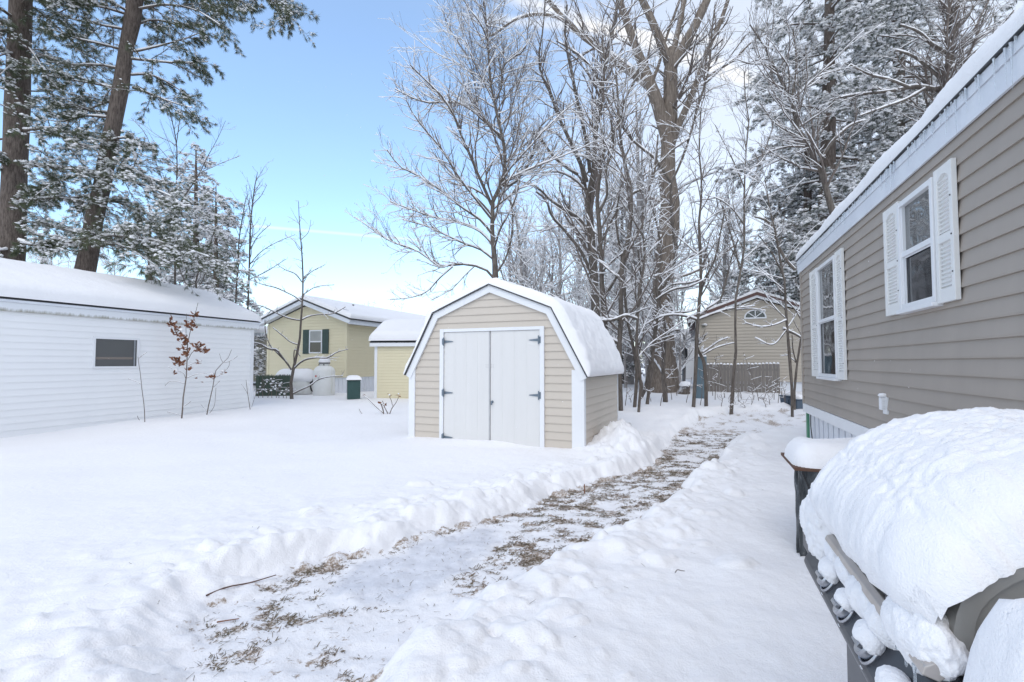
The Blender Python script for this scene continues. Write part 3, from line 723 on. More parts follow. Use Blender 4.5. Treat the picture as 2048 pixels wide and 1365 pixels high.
sq = off(ryo, .236); dl = np.r_[0, np.cumsum([math.dist(sq[i], sq[i + 1]) for i in range(2)])]; LT = dl[-1]
av = edgegrid(LT, .2, .12); bv = edgegrid(15.3, .3, .3); px_ = np.interp(av, dl, [p[0] for p in sq]); pz_ = np.interp(av, dl, [p[1] for p in sq])
P = np.stack([np.repeat(px_[:, None], len(bv), 1), np.repeat(bv[None] - .34, len(av), 0), np.repeat(pz_[:, None], len(bv), 1)], -1)
Pa, Pb = np.meshgrid(av, bv, indexing='ij'); e = np.minimum(np.minimum(Pa, LT - Pa), Pb)
sheet(P, .17 + 0 * Pa, e, .17, 'roof_snow', 'snow_roof', yel, 12, .01, 3, flip=True)
def far_window(parent, W, u0, u1, z0, z1, shw, smat, panes=True):
    f = MB(W); w = .05; zm = (z0 + z1) / 2
    f.box(u0, u0 + w, 0, .05, z0, z1); f.box(u1 - w, u1, 0, .05, z0, z1)
    for z_ in (z0, zm - w / 2, z1 - w): f.box(u0 + w, u1 - w, 0, .048, z_, z_ + w)
    o = f.build('window', 'trim_white', parent)
    MB(W).box(u0 + w, u1 - w, .022, .03, zm + w / 2, z1 - w).build('pane', 'curtain', o); MB(W).box(u0 + w, u1 - w, .022, .03, z0 + w, zm - w / 2).build('pane', 'glass_far', o)
    if shw:
        for a in (u0 - shw - .01, u1 + .01):
            m = MB(W); m.box(a, a + shw, .021, .045, z0 - .02, z1 + .02)
            for q in range(int((z1 - z0) / .05)): m.box(a + .04, a + shw - .04, .045, .052, z0 + .02 + q * .05, z0 + .045 + q * .05)
            m.build('shutter', smat, parent)
uL, zwt = on_s(620, 661, ts(YX, YY)[1]); uR, zwb = on_s(645, 707, ts(YX, YY)[1]); tY = ts(YX, YY)[0]
far_window(yel, W, uL - tY + YW, uR - tY + YW, zwb, zwt, .33, 'shutter_green')
W2 = lambda u, n, z: (n, u, z)
far_window(yel, W2, 8.6, 9.4, 1.55, 2.6, .36, 'shutter_green')
m = MB(); m.lathe([(.05, YP - .6), (.05, YP - .12), (.001, YP - .12)], (.7 - YW / 2, 2.2, .38), 8)
m.build('vent_pipe', 'black_rubber', yel)

# small yellow shed between the yellow home and the barn shed
qx, qy, _ = at(750, 760, 17.3)
ys = thing('small_shed', 'small pale yellow shed with a deep snow roof behind the barn shed', 'shed', (qx, qy, 0), -A + .22)
W = lambda u, n, z: (u, -n, z); H2 = 1.93
m = MB(); m.prism([(.02, -.1), (2.6, -.1), (2.6, H2), (1.3, H2 + .0), (.02, H2)], .02, 2.4); m.map = W; siding(m, lambda z: .0, lambda z: 2.6, .06, H2, .1, .016); m.build('wall', 'vinyl_yellow', ys)
m = MB(W); m.box(-.02, .08, -.1, .024, 0, H2); m.build('corner_trim', 'trim_white', ys)
m = MB(W); m.box(-.16, 2.76, .08, .12, H2 - .04, H2 + .10); m.build('fascia', 'trim_white', ys)
m = MB(); m.add([(-.16, -.12, H2 + .11), (2.76, -.12, H2 + .11), (2.76, 1.2, H2 + .78), (-.16, 1.2, H2 + .78), (2.76, 2.5, H2 + .11), (-.16, 2.5, H2 + .11), (-.16, -.12, H2 + .08), (2.76, -.12, H2 + .08), (2.76, 2.5, H2 + .08), (-.16, 2.5, H2 + .08)],
               [(0, 1, 2, 3), (3, 2, 4, 5), (6, 7, 1, 0), (9, 5, 4, 8), (6, 0, 3, 5, 9), (1, 7, 8, 4, 2), (9, 8, 7, 6)]); m.build('roof', 'roof_edge', ys)
av = edgegrid(3.0, .3, .08); bv = np.linspace(0, 2.9, 60); Pa, Pb = np.meshgrid(av, bv, indexing='ij')
P = np.stack([-.19 + Pa, -.15 + Pb * .92, H2 + .115 + (1.3 - np.sqrt((Pb * .92 - 1.33)**2 + .05)) * .52 + .07], -1); e = np.minimum(np.minimum(Pa, 3.0 - Pa), np.minimum(Pb, 2.9 - Pb))
sheet(P, .26 + 0 * Pa, e, .26, 'roof_snow', 'snow_roof', ys, 15, .012, 4)

# far home seen between the white building and the yellow home
hx, hy, _ = at(500, 700, 27)
fh = thing('far_home', 'grey beige home glimpsed between the white building and the yellow home', 'house', (hx, hy, 0), -A)
W = lambda u, n, z: (u - 2.5, -n, z)
m = MB(W); m.box(0, 3.6, -6, 0, .3, 2.75); siding(m, lambda z: 0, lambda z: 3.6, .3, 2.75, .127, .02); m.build('wall', 'vinyl_grey', fh)
m = MB(W); m.box(-.1, 3.7, -6.1, .15, 2.752, 2.9); m.build('roof', 'fascia', fh)
av = edgegrid(3.9, .3, .2); bv = edgegrid(6.3, .3, .3); Pa, Pb = np.meshgrid(av, bv, indexing='ij')
P = np.stack([Pa - 2.65, Pb - .2, 2.9 + .12 * np.minimum(Pb, 6.3 - Pb)], -1); e = np.minimum(np.minimum(Pa, 3.9 - Pa), np.minimum(Pb, 6.3 - Pb)); sheet(P, .28 + 0 * Pa, e, .28, 'roof_snow', 'snow_roof', fh, 16, .01, 2)
t_, zt_ = on_s(508, 697, ts(hx, hy)[1]); t2_, zb_ = on_s(514, 716, ts(hx, hy)[1]); th_ = ts(hx, hy)[0]
m = MB(W); m.box(t_ - th_ + 2.5 - .15, t2_ - th_ + 2.5 + .02, .0, .05, zb_, zt_); m.build('window', 'glass_far', fh)

# ------------------------------------------------------------------ beige home at the end of the path
EX, EY, _ = at(1393, 700, 19.8)
eh = thing('beige_home', 'beige home with a half-round gable window behind the picket fence', 'house', (EX, EY, 0), -A)
tE, sE = ts(EX, EY); GW = 4.7
_, EZ1 = on_s(1396, 642, sE); tp, EP = on_s(1513, 598, sE); GW = 2 * (tp - tE); EZ0 = .62
W = lambda u, n, z: (u, -n, z)
def elo(z): return 0 if z <= EZ1 else (GW / 2) * (z - EZ1) / (EP - EZ1)
m = MB(); m.prism([(0, EZ0), (GW, EZ0), (GW, EZ1), (GW / 2, EP), (0, EZ1)], .02, 12); m.map = W; siding(m, elo, lambda z: GW - elo(z), EZ0, EP - .03, .121, .022)
m.build('gable_wall', 'vinyl_beige', eh)
m = MB(lambda u, n, z: (-n, u, z)); siding(m, lambda z: .0, lambda z: 12, EZ0, EZ1, .121, .022); m.build('side_wall', 'trim_white', eh)
m = MB(); m.box(-.03, .10, -.03, .10, EZ0, EZ1); m.build('corner_trim', 'trim_white', eh)
m = MB(); m.box(.02, GW - .02, .05, 12, 0, EZ0); m.build('skirting', 'skirt', eh)
re_ = [(-.30, EZ1 - .10), (GW / 2, EP + .02), (GW + .3, EZ1 - .10)]
i0_, i1_, i2_, i3_ = off(re_, 0), off(re_, .09), off(re_, .20), off(re_, .15)
m = MB()
for i in range(2): m.prism([i0_[i], i0_[i + 1], i1_[i + 1], i1_[i]], -.2, -.16)
m.build('rake_board', 'trim_white', eh)
m = MB()
for i in range(2): m.prism([i1_[i], i1_[i + 1], i2_[i + 1], i2_[i]], -.24, 12)
m.build('roof', 'roof_brown', eh)
sq = off(re_, .201); dl = np.r_[0, np.cumsum([math.dist(sq[i], sq[i + 1]) for i in range(2)])]; LT = dl[-1]
av = edgegrid(LT, .2, .12); bv = edgegrid(12.2, .3, .3); px_ = np.interp(av, dl, [p[0] for p in sq]); pz_ = np.interp(av, dl, [p[1] for p in sq])
P = np.stack([np.repeat(px_[:, None], len(bv), 1), np.repeat(bv[None] - .2, len(av), 0), np.repeat(pz_[:, None], len(bv), 1)], -1)
Pa, Pb = np.meshgrid(av, bv, indexing='ij'); e = np.minimum(np.minimum(Pa, LT - Pa), Pb)
sheet(P, .10 + .03 * fbm(Pa * 2, Pb * 2), e, .13, 'roof_snow', 'snow_roof', eh, 13, .02, 3, flip=True)
# half-round window
tw0, zw0 = on_s(1488, 636, sE); tw1, _ = on_s(1533, 636, sE); uc, rw = (tw0 + tw1) / 2 - tE, (tw1 - tw0) / 2
def arc(r, n=14): return [(uc + r * math.cos(math.pi * k / n), zw0 + .78 * r * math.sin(math.pi * k / n)) for k in range(n + 1)]
m = MB(W); ao, ai_ = arc(rw), arc(rw - .05)
for k in range(14): m.prism([ao[k], ao[k + 1], ai_[k + 1], ai_[k]], .0, .06)
m.box(uc - rw, uc + rw, .0, .062, zw0 - .05, zw0 - .001)
for q in (45, 90, 135):
    q = math.radians(q); m.beam((uc, .045, zw0), (uc + (rw - .04) * math.cos(q), .045, zw0 + .78 * (rw - .04) * math.sin(q)), .03, .03, (0, 1, 0))
hw = m.build('window', 'trim_white', eh)
m = MB(W); m.prism(arc(rw - .03)[::-1], .023, .03); m.build('pane', 'glass_far', hw)
# side windows
W3 = lambda u, n, z: (-n, u, z)
for u0 in (.9, 2.2):
    m = MB(W3); m.box(u0, u0 + .45, .023, .05, 1.15, 2.55); w_ = m.build('window', 'glass_far', eh)
    m = MB(W3); m.box(u0 - .06, u0 - .002, .0, .07, 1.1, 2.6); m.box(u0 + .452, u0 + .51, .0, .07, 1.1, 2.6); m.build('frame', 'trim_white', w_)

# ------------------------------------------------------------------ fences and yard things
def picket_fence(name, label, p0, p1, h, wv, mat, seed, cap=True, top='dog', thick=.018):
    """p0, p1 ground points (x, y); pickets along the line"""
    p0, p1 = np.array(p0, float), np.array(p1, float); d = p1 - p0; Lf = np.hypot(*d); rz = math.atan2(d[1], d[0])
    f = thing(name, label, 'fence', (*p0, 0), rz); rr_ = random.Random(seed); W = lambda u, n, z: (u, -n, z)
    n = int(Lf / wv); cs, ss = math.cos(rz), math.sin(rz); caps = MB(W)
    zr = []
    for k in range(n):
        u = k * wv; x, y = p0 + d / Lf * u; z0 = gz_at(x, y); zr.append(z0); hh = z0 + h + rr_.uniform(-.012, .012); g_ = wv * rr_.uniform(.03, .09)
        a, b_ = u + g_ / 2, u + wv - g_ / 2; c = (a + b_) / 2; nn = rr_.uniform(-.006, .006)
        if k >= 100: continue
        m = MB(W)
        pl = [(a, z0 - .15), (b_, z0 - .15), (b_, hh - .05), (b_ - wv * .28, hh), (a + wv * .28, hh), (a, hh - .05)] if top == 'dog' else [(a, z0 - .15), (b_, z0 - .15), (b_, hh - .07), (c, hh), (a, hh - .07)]
        m.prism(pl, nn, nn + thick); m.build('picket', mat, f)
        if cap: caps.lathe([(.001, -.005), (wv * .44, .0), (wv * .42, .03), (wv * .22, .055), (.001, .06)], (c, nn + thick / 2, hh - .02), 7)
    m = MB(W); zb = float(np.mean(zr))
    for q in (.25, .8): m.box(0, n * wv, -.045, -.008, zb + h * q - .04, zb + h * q + .04)
    m.build('rail', mat, f)
    if cap: caps.build('snow_cap', 'snow', f, True)
    return f
a = on_z(1414, 779, .30); b_ = on_z(1570, 789, .30)
fs_ = 18.3 / a[1]
pa_, pb_ = at(1413, 779, 18.6), at(1568, 789, 17.3)
picket_fence('picket_fence', 'weathered grey dog-eared picket fence topped with snow', pa_[:2], pb_[:2], 1.02, .115, 'wood_grey', 3)
pa_, pb_ = at(512, 789, 18.6), at(582, 789, 18.2)
picket_fence('picket_fence', 'low dark green picket fence beside the propane tanks', pa_[:2], pb_[:2], .78, .05, 'wood_green', 5, cap=False, top='pt')

def propane_tank():
    x, y, _ = at(648, 788, 18.9); z0 = gz_at(x, y)
    t = thing('propane_tank', 'tall upright white propane tank under a domed snow cap', 'propane tank', (x, y, z0), -.2)
    R_ = .39
    m = MB(); pr = [(R_ * .97, -.2), (R_ * .97, .02), (R_, .03), (R_, .88)] + [(R_ * math.cos(q), .88 + .27 * math.sin(q)) for q in np.linspace(.1, 1.35, 8)] + [(.001, 1.15)]
    m.lathe(pr, k=32); m.build('tank', 'tank_white', t, True)
    m = MB(); m.lathe([(.15, 1.08), (.185, 1.1), (.185, 1.19), (.20, 1.2), (.20, 1.225), (.001, 1.23)], k=20); m.build('valve_cover', 'tank_white', t, True)
    m = MB(); m.lathe([(.202, 1.19), (.206, 1.2), (.206, 1.225), (.202, 1.23)], k=20); m.build('cover_rim', 'black_rubber', t, True)
    m = MB(); m.lathe([(.205, 1.232), (.215, 1.26), (.20, 1.33), (.15, 1.38), (.08, 1.40), (.001, 1.405)], k=20); m.build('snow_cap', 'snow', t, True)
    m = MB()
    for q in (-.10, .10): m.lathe([(.001, .01), (.022, .0), (.022, -.02), (.001, -.03)], (q, -.19, 1.15), 8, 'y')
    m.build('gauge', 'black_rubber', t)
    m = MB(); m.box(-.15, -.06, -R_ * .98, -R_ * .93, .66, .79); m.build('warning_label', 'trim_white', t)
    m = MB(); m.box(-.135, -.075, -R_ * .985, -R_ * .9805, .69, .76); m.build('label_print', 'red_label', t)
    m = MB(); m.tube([(.2, -.05, 1.12), (.36, -.1, .95), (.40, -.12, .5), (.39, -.12, .1)], .012, 6); m.build('hose', 'tank_stain', t)
propane_tank()
def horizontal_tank():
    x, y, _ = at(592, 790, 19.6); z0 = gz_at(x, y)
    t = thing('propane_tank', 'squat white tank half buried in snow behind the bare young tree', 'propane tank', (x, y, z0), .1)
    m = MB(); R_ = .5
    pr = [(.001, -.75)] + [(R_ * math.sin(q), -.45 - .3 * math.cos(q)) for q in np.linspace(.2, 1.5, 6)] + [(R_, -.4), (R_, .4)] + [(R_ * math.cos(q), .4 + .3 * math.sin(q)) for q in np.linspace(.1, 1.4, 6)] + [(.001, .7)]
    m.lathe(pr, (0, 0, .42), 28, 'x'); m.build('tank', 'tank_white', t, True)
    av = np.linspace(-.72, .68, 40); bv = np.linspace(-1.35, 1.35, 26); Pa, Pb = np.meshgrid(av, bv, indexing='ij')
    rr_ = R_ * np.sqrt(np.clip(1 - (np.clip(np.abs(Pa) - .42, 0, 1) / .31)**2, .02, 1))
    P = np.stack([Pa, rr_ * np.sin(Pb), .42 + rr_ * np.cos(Pb)], -1); e = np.minimum(.7 - np.abs(Pa), (1.35 - np.abs(Pb)) * .5)
    sheet(P, .09 + 0 * Pa, e, .15, 'snow_cap', 'snow', t, 3, .015, 4, flip=True)
    m = MB(); m.lathe([(.30, 0), (.31, .0), (.31, .05), (.29, .05)], (.62, -.05, .42), 18, 'x'); m.lathe([(.001, 0), (.12, .0), (.12, .12), (.001, .13)], (.66, -.25, .5), 10, 'x'); m.build('end_ring', 'black_rubber', t)
horizontal_tank()
def utility_box():
    x, y, _ = at(707, 797, 17.0); z0 = gz_at(x, y)
    t = thing('utility_box', 'dark green metal utility box with a snow cap', 'utility box', (x, y, z0), .35)
    m = MB(); m.box(-.21, .21, -.2, .2, -.3, .60); m.box(-.225, .225, -.215, .215, .601, .64); m.build('cabinet', 'green_metal', t, bevel=.015)
    m = MB(); m.box(-.19, .19, -.211, -.203, .0, .56); m.build('door', 'green_metal', t, bevel=.003)
    av = edgegrid(.5, .16, .04); Pa, Pb = np.meshgrid(av, av, indexing='ij'); P = np.stack([Pa - .25, Pb - .25, .64 + 0 * Pa], -1); e = np.minimum(np.minimum(Pa, .5 - Pa), np.minimum(Pb, .5 - Pb))
    sheet(P, .16 + 0 * Pa, e, .2, 'snow_cap', 'snow', t, 4, .01, 5)
utility_box()
def blue_post():
    x, y, _ = at(1402, 760, 15.2); z0 = gz_at(x, y)
    t = thing('plastic_chute', 'blue grey plastic chute standing upright beside the picket fence', 'chute', (x, y, z0), -.3)
    m = MB(); n = 10; w = .17; pl = [(w * math.sin(q), -.13 + .13 * (1 - math.cos(q)) * 1.2) for q in np.linspace(-1.5, 1.5, n)]; pi_ = [(p[0] * .93, p[1] + .012) for p in pl][::-1]
    for i in range(n - 1):
        q = [pl[i], pl[i + 1], pi_[n - 2 - i], pi_[n - 1 - i]]; m.prism(q, -.2, 1.27, 'z')
    m.build('channel', 'blue_plastic', t)
    m = MB(); m.box(-.165, -.145, .0, .06, -.2, 1.24); m.box(.145, .165, .0, .06, -.2, 1.24); m.build('flange', 'blue_plastic', t)
    m = MB(); m.lathe([(.16, 1.265), (.17, 1.29), (.12, 1.34), (.001, 1.36)], (0, -.03, 0), 12); m.build('snow_cap', 'snow', t, True)
blue_post()
def stump():
    x, y, _ = at(1366, 778, 17.4); z0 = gz_at(x, y)
    t = thing('tree_stump', 'short broken stump capped with snow beside the giant trunk', 'stump', (x, y, z0))
    v, f = [], []; rs = random.Random(2); n = 16
    for i, z in enumerate((-.1, .08, .2, .30)):
        for j in range(n):
            q = 2 * math.pi * j / n; r = (.24 - .04 * i) * (1 + .22 * math.sin(3 * q + i * .3) + rs.uniform(-.06, .06)); v.append((r * math.cos(q) + z * .3, r * math.sin(q) * .8, z + (rs.uniform(-.03, .05) if i == 3 else 0)))
    for i in range(3):
        for j in range(n): f.append((i * n + j, i * n + (j + 1) % n, (i + 1) * n + (j + 1) % n, (i + 1) * n + j))
    f.append(tuple(range(3 * n, 4 * n))); mk('stump_wood', v, f, 'bark_brown', t)
    m = MB(); m.lathe([(.21, .28), (.22, .33), (.15, .42), (.001, .45)], (.09, 0, 0), 14); m.build('snow_cap', 'snow', t, True)
stump()
def bins():
    for px, lab, w in ((1581, 'low blue grey storage tub half buried left of the taupe home corner', .26), (1597, 'dark storage tub tucked against the taupe home corner', .22)):
        x, y, _ = at(px, 806, 13.2 if px < 1590 else 12.9); z0 = gz_at(x, y)
        t = thing('storage_tub', lab, 'tub', (x, y, z0), .2); h = .19
        m = MB(); v = []
        for k, z in ((.82, -.15), (1, h)): v += [(-w * k * .8, -w * k * .6, z), (w * k * .8, -w * k * .6, z), (w * k * .8, w * k * .6, z), (-w * k * .8, w * k * .6, z)]
        m.add(v, [(3, 2, 1, 0), (4, 5, 6, 7), (0, 1, 5, 4), (1, 2, 6, 5), (2, 3, 7, 6), (3, 0, 4, 7)]); m.build('tub', 'bin_blue', t, bevel=.02)
        m = MB(); m.box(-w * .86, w * .86, -w * .66, w * .66, h + .001, h + .03); m.build('lid', 'bin_blue', t, bevel=.01)
        m = MB(); m.lathe([(w * .62, h + .03), (w * .64, h + .07), (w * .4, h + .13), (.001, h + .15)], k=12); m.build('snow_cap', 'snow', t, True)
bins()
def railing(px0, px1, pyt, pyb, Y, label):
    p0, p1 = at(px0, pyb, Y), at(px1, pyb, Y); h = (pyb - pyt) / F * Y
    t = thing('deck_railing', label, 'railing', (p0[0], p0[1], p0[2]), 0); Lr = p1[0] - p0[0]
    m = MB(); m.box(0, Lr, -.02, .02, h - .04, h); m.box(0, Lr, -.02, .02, .05, .09); m.build('rail', 'hinge', t)
    k = 0
    while k < Lr: m = MB(); m.box(k, k + .025, -.012, .012, .091, h - .041); m.build('baluster', 'hinge', t); k += .16
    for q in (0, Lr): m = MB(); m.box(q - .03, q + .03, -.03, .03, -p0[2], h + .04); m.build('post', 'hinge', t)
    m = MB(); m.tube([(0, 0, h + .015), (Lr, 0, h + .015)], .035, 6); m.build('snow_cap', 'snow', t)
railing(1276, 1297, 722, 738, 27, 'dark railing far off left of the giant trunk')
railing(1347, 1366, 718, 752, 24, 'dark railing far off right of the giant trunk')
dx, dy, _ = at(1353, 740, 33)
fw = thing('white_home', 'small white home far off between the giant trunk and the beige home', 'house', (dx, dy, 0), -A)
m = MB(); m.box(-.8, 3, 0, 6, 0, 2.9); m.map = lambda u, n, z: (u, -n, z); siding(m, lambda z: -.8, lambda z: 3, .3, 2.9, .15, .02); m.build('wall', 'vinyl_white', fw)
m = MB(); m.prism([(-1.1, 2.85), (1.1, 3.7), (3.3, 2.85)], -.2, 6.2); m.build('roof', 'snow', fw)
m = MB(); m.box(.0, .7, -.05, -.022, 1.5, 2.3); m.build('window', 'glass_far', fw)

# ------------------------------------------------------------------ wrapped cooling unit with a board on top
zb_ = .60
ca_ = on_z(1597, 936, zb_); tA, sA = ts(ca_[0], ca_[1])
ac = thing('covered_cooling_unit', 'low unit wrapped in torn dark plastic with a snow loaded board on top', 'cooling unit', (*xy(tA - .025, sA), 0), -A)
m = MB(); m.box(0, .72, 0, .64, zb_ - .022, zb_); m.build('board', 'wood_brown', ac, bevel=.002)
# crumpled wrap: a rippled sleeve
v, f, n, mm_ = [], [], 96, 24
for i in range(mm_):
    z = -.15 + (zb_ - .018 + .15) * i / (mm_ - 1)
    for j in range(n):
        q = j / n * 4; k = int(q); fr = q - k
        cx4 = [(.04, .03), (.67, .03), (.67, .26), (.04, .26)]; x = cx4[k][0] * (1 - fr) + cx4[(k + 1) % 4][0] * fr; y = cx4[k][1] * (1 - fr) + cx4[(k + 1) % 4][1] * fr
        w = .020 * float(vnoise(q * 5 + z * 1.5, z * 2.2, 0, 4)) + .012 * float(vnoise(q * 13 - z * 4, z * 4, 2, 9)); v.append((x + w * (1 if x > .35 else -1), y + w * (1 if y > .3 else -1), z))
for i in range(mm_ - 1):
    for j in range(n): f.append((i * n + j, i * n + (j + 1) % n, (i + 1) * n + (j + 1) % n, (i + 1) * n + j))
mk('wrap', v, f, 'plastic_wrap', ac, True)
m = MB(); m.tube([(.045, -.012, zb_ - .03), (.10, -.018, zb_ - .18), (.05, -.02, zb_ - .35), (.13, -.015, zb_ - .48)], .006, 5); m.tube([(.12, -.01, zb_ - .1), (.16, -.015, zb_ - .2), (.22, -.012, zb_ - .12)], .005, 5)
m.build('cord', 'black_rubber', ac)
av = edgegrid(.72, .15, .016); bv = edgegrid(.62, .15, .016); Pa, Pb = np.meshgrid(av, bv, indexing='ij')
P = np.stack([Pa + .004, Pb + .004, zb_ + .0 * Pa], -1); e = edist(Pa, Pb, .72, .62, .15) * 1.3
sheet(P, .16 + .01 * fbm(Pa * 4, Pb * 4), e, .17, 'snow_cap', 'snow_near', ac, 6, .006, 9)

# ------------------------------------------------------------------ gas grill in the foreground
G0 = (.60, 1.25); GGZ = 0.0
gr = thing('gas_grill', 'dark gas grill at the deck corner buried under a huge dome of snow', 'grill', (*xy(G0[0] - .018, G0[1]), GGZ), -A)
GM = lambda t, s, z: (t - G0[0], s - G0[1], z - GGZ)
SN, SF = .93, 1.56       # near and far end of the lid
m = MB(GM); m.box(.365, .90, .96, 1.50, .08, .74); m.build('cabinet', 'grill_dark', gr, bevel=.008)
m = MB(GM); m.box(.352, .363, .98, 1.225, .14, .72); m.build('door', 'grill_dark', gr, bevel=.003)
m = MB(GM); m.box(.352, .363, 1.24, 1.48, .14, .72); m.build('door', 'grill_dark', gr, bevel=.003)
for t_, s_ in ((.42, 1.02), (.42, 1.44), (.85, 1.02), (.85, 1.44)):
    m = MB(GM); m.lathe([(.001, -.02), (.035, -.02), (.035, .02), (.001, .02)], (t_, s_, .035), 12, 'x'); m.build('caster', 'grill_black', gr, True)
# control panel
pan = [(.385, .882), (.372, .888), (.302, .785), (.298, .772), (.305, .752), (.36, .742), (.40, .80)]
m = MB(lambda a, b, c: GM(a, b, c)); m.prism(pan, .80, 1.69); m.build('control_panel', 'grill_dark', gr, bevel=.004)
m = MB(GM); m.box(.386, .47, .90, 1.66, .84, .868); m.build('firebox_ledge', 'grill_black', gr, bevel=.004)
m = MB(GM); m.prism([(.41, .74), (.39, .895), (.90, .895), (.86, .74)], SN + .02, SF - .02); m.build('firebox', 'grill_black', gr, bevel=.01)
pn = Vector((-.103, 0, .070)).normalized()
for s_ in (.98, 1.137, 1.297, 1.455):
    c = Vector(GM(.3155, s_, .8055)); M4 = Matrix.Translation(c) @ Vector((0, 0, 1)).rotation_difference(pn).to_matrix().to_4x4()
    MM = lambda x, y, z, M4=M4: tuple(M4 @ Vector((x, y, z)))
    k = MB(MM); k.lathe([(.027, -.002), (.028, .004), (.026, .008), (.023, .006), (.023, .0)], k=28); k.lathe([(.020, .0), (.019, .018), (.017, .023), (.001, .024)], k=24); k.box(-.004, .004, -.017, .017, .0245, .033)
    kn = k.build('knob', 'chrome', gr, bevel=.001)
    k = MB(MM); k.box(-.034, -.0325, -.012, .0, .0, .0015); k.box(.036, .044, -.001, .001, .0001, .0015); k.build('tick_mark', 'trim_white', kn)
# lid
lp = [(.366, .895), (.368, .945), (.380, 1.0), (.412, 1.038), (.455, 1.066), (.52, 1.092), (.60, 1.108), (.70, 1.112), (.80, 1.095), (.88, 1.04), (.915, .96), (.92, .895)]
lps = resample([(p[0], 0, p[1]) for p in lp], 40)[:, [0, 2]]
m = MB(GM); n = len(lps)
m.add([(p[0], SN + .02, p[1]) for p in lps] + [(p[0], SF - .02, p[1]) for p in lps], [(i, i + 1, i + 1 + n, i + n) for i in range(n - 1)])
m.build('lid', 'grill_lid', gr, True)
for a, b_, s1 in ((SN, SN + .03, 1), (SF - .03, SF, -1)):
    m = MB(GM); big = [(.625 + (p[0] - .625) * 1.02, .895 + (p[1] - .895) * 1.02) for p in lps]; ins = [(.625 + (p[0] - .625) * .93, .9 + (p[1] - .9) * .93) for p in lps]
    for i in range(n - 1): m.prism([big[i], big[i + 1], ins[i + 1], ins[i]], a, b_)
    c_ = m.build('lid_end_cap', 'grill_lid', gr)
    m = MB(GM); q = (a + .012) if s1 > 0 else (b_ - .012); m.prism([(p[0], p[1]) for p in ins], q - .002, q + .002); m.build('cap_panel', 'grill_lid', c_)
m = MB(GM); m.prism([(.318, .892), (.322, .905), (.334, .912), (.352, .897), (.34, .885)], SN - .015, SF + .01); m.build('lid_lip', 'bronze_lip', gr, bevel=.002)
# side shelves
for a, b_ in ((.30, SN - .04), (SF + .02, 1.92)):
    m = MB(GM); m.box(.34, .88, a, b_, .775, .80); m.box(.335, .36, a, b_, .74, .802); m.build('side_shelf', 'grill_dark', gr, bevel=.006)
m = MB(GM); m.prism([(.315, .80), (.385, .875), (.44, .86), (.46, .74), (.36, .73), (.305, .76)], .80, .905); m.build('panel_end', 'grill_dark', gr, bevel=.012)
# snow dome over the lid
dl = np.r_[0, np.cumsum(np.hypot(*np.diff(lps, axis=0).T))]; LT = dl[-1]; SL = SF - SN + .06
av = edgegrid(LT - .04, .12, .0042); bv = edgegrid(SL, .12, .0042)
sps = resample([(p[0], 0, p[1]) for p in [(.334, .898), (.338, .945), (.362, 1.0)] + lp[3:]], 40)[:, [0, 2]]; dl = np.r_[0, np.cumsum(np.hypot(*np.diff(sps, axis=0).T))]
PX = lambda q: np.interp(q, dl, pxs0); PZ = lambda q: np.interp(q, dl, pzs0)
pxs0, pzs0 = sps[:, 0], sps[:, 1]; px_ = sps[:, 0]; 
Pa, Pb = np.meshgrid(av, bv, indexing='ij')
rag = lambda q, sd: .014 * fbm(q * 9, 0 * q, 0, 2, sd) + .008 * fbm(q * 60, 0 * q, 0, 3, sd + 1)
Pa2 = np.clip(Pa + .022 + np.exp(-Pa / .022) * rag(Pb, 61), 0, 9); ss = SN - .015 + Pb + np.exp(-Pb / .06) * rag(Pa, 71)
P = np.stack([PX(Pa2) - G0[0], ss - G0[1], PZ(Pa2) - GGZ], -1)
tk = np.interp(av, [0, .05, .12, .22, .35, LT - .2, LT], [.03, .068, .10, .122, .132, .12, .10])[:, None] * (1 - .06 * sstep(SF - .12, SF + .06, ss)) * (1 - .30 * sstep(SN + .20, SN - .02, ss))
tk = tk + .010 * fbm(Pa * 4, Pb * 4, 0, 2, 3) + .014 * sstep(.28, .0, Pa) * vnoise(Pb * 7, Pa * 6, 0, 8)
wob = .018 * fbm(Pa * 22, Pb * 22, 4, 3, 6)
e = edist(Pa, Pb, LT - .04, SL, .10); e = np.where(e < .01, 0, np.clip(e + wob * sstep(0, .05, e), 0, 9))
sheet(P, tk, e, .10, 'lid_snow', 'snow_near', gr, 21, .0055, 55)
def blob(name, c, r, seed, parent=gr, mat='snow_near', amp=.18, fs=14, n=190):
    """a settled clump of snow: displaced, flattened ball"""
    th = np.linspace(0, math.pi, n // 2); ph = np.linspace(0, 2 * math.pi, n, endpoint=False)
    T_, Ph = np.meshgrid(th, ph, indexing='ij'); D = np.stack([np.sin(T_) * np.cos(Ph), np.sin(T_) * np.sin(Ph), np.cos(T_)], -1)
    R_ = np.array(r); C_ = np.array(c); Q = D * R_
    dn = fbm(Q[..., 0] * fs + seed, Q[..., 1] * fs, Q[..., 2] * fs, 6, seed, .50) * amp
    dn = dn + amp * .12 * fbm(Q[..., 0] * 90, Q[..., 1] * 90 + seed, Q[..., 2] * 90, 4, seed + 5, .6)
    Q = C_ + D * R_ * (1 + dn[..., None]); Q = np.stack(GM(Q[..., 0], Q[..., 1], Q[..., 2]), -1) if parent is gr else Q
    a, b2 = Q.shape[:2]; idx = np.arange(a * b2).reshape(a, b2); nx = np.roll(idx, -1, 1)
    return mk(name, Q.reshape(-1, 3), np.stack([idx[:-1], idx[1:], nx[1:], nx[:-1]], -1).reshape(-1, 4), mat, parent, True)
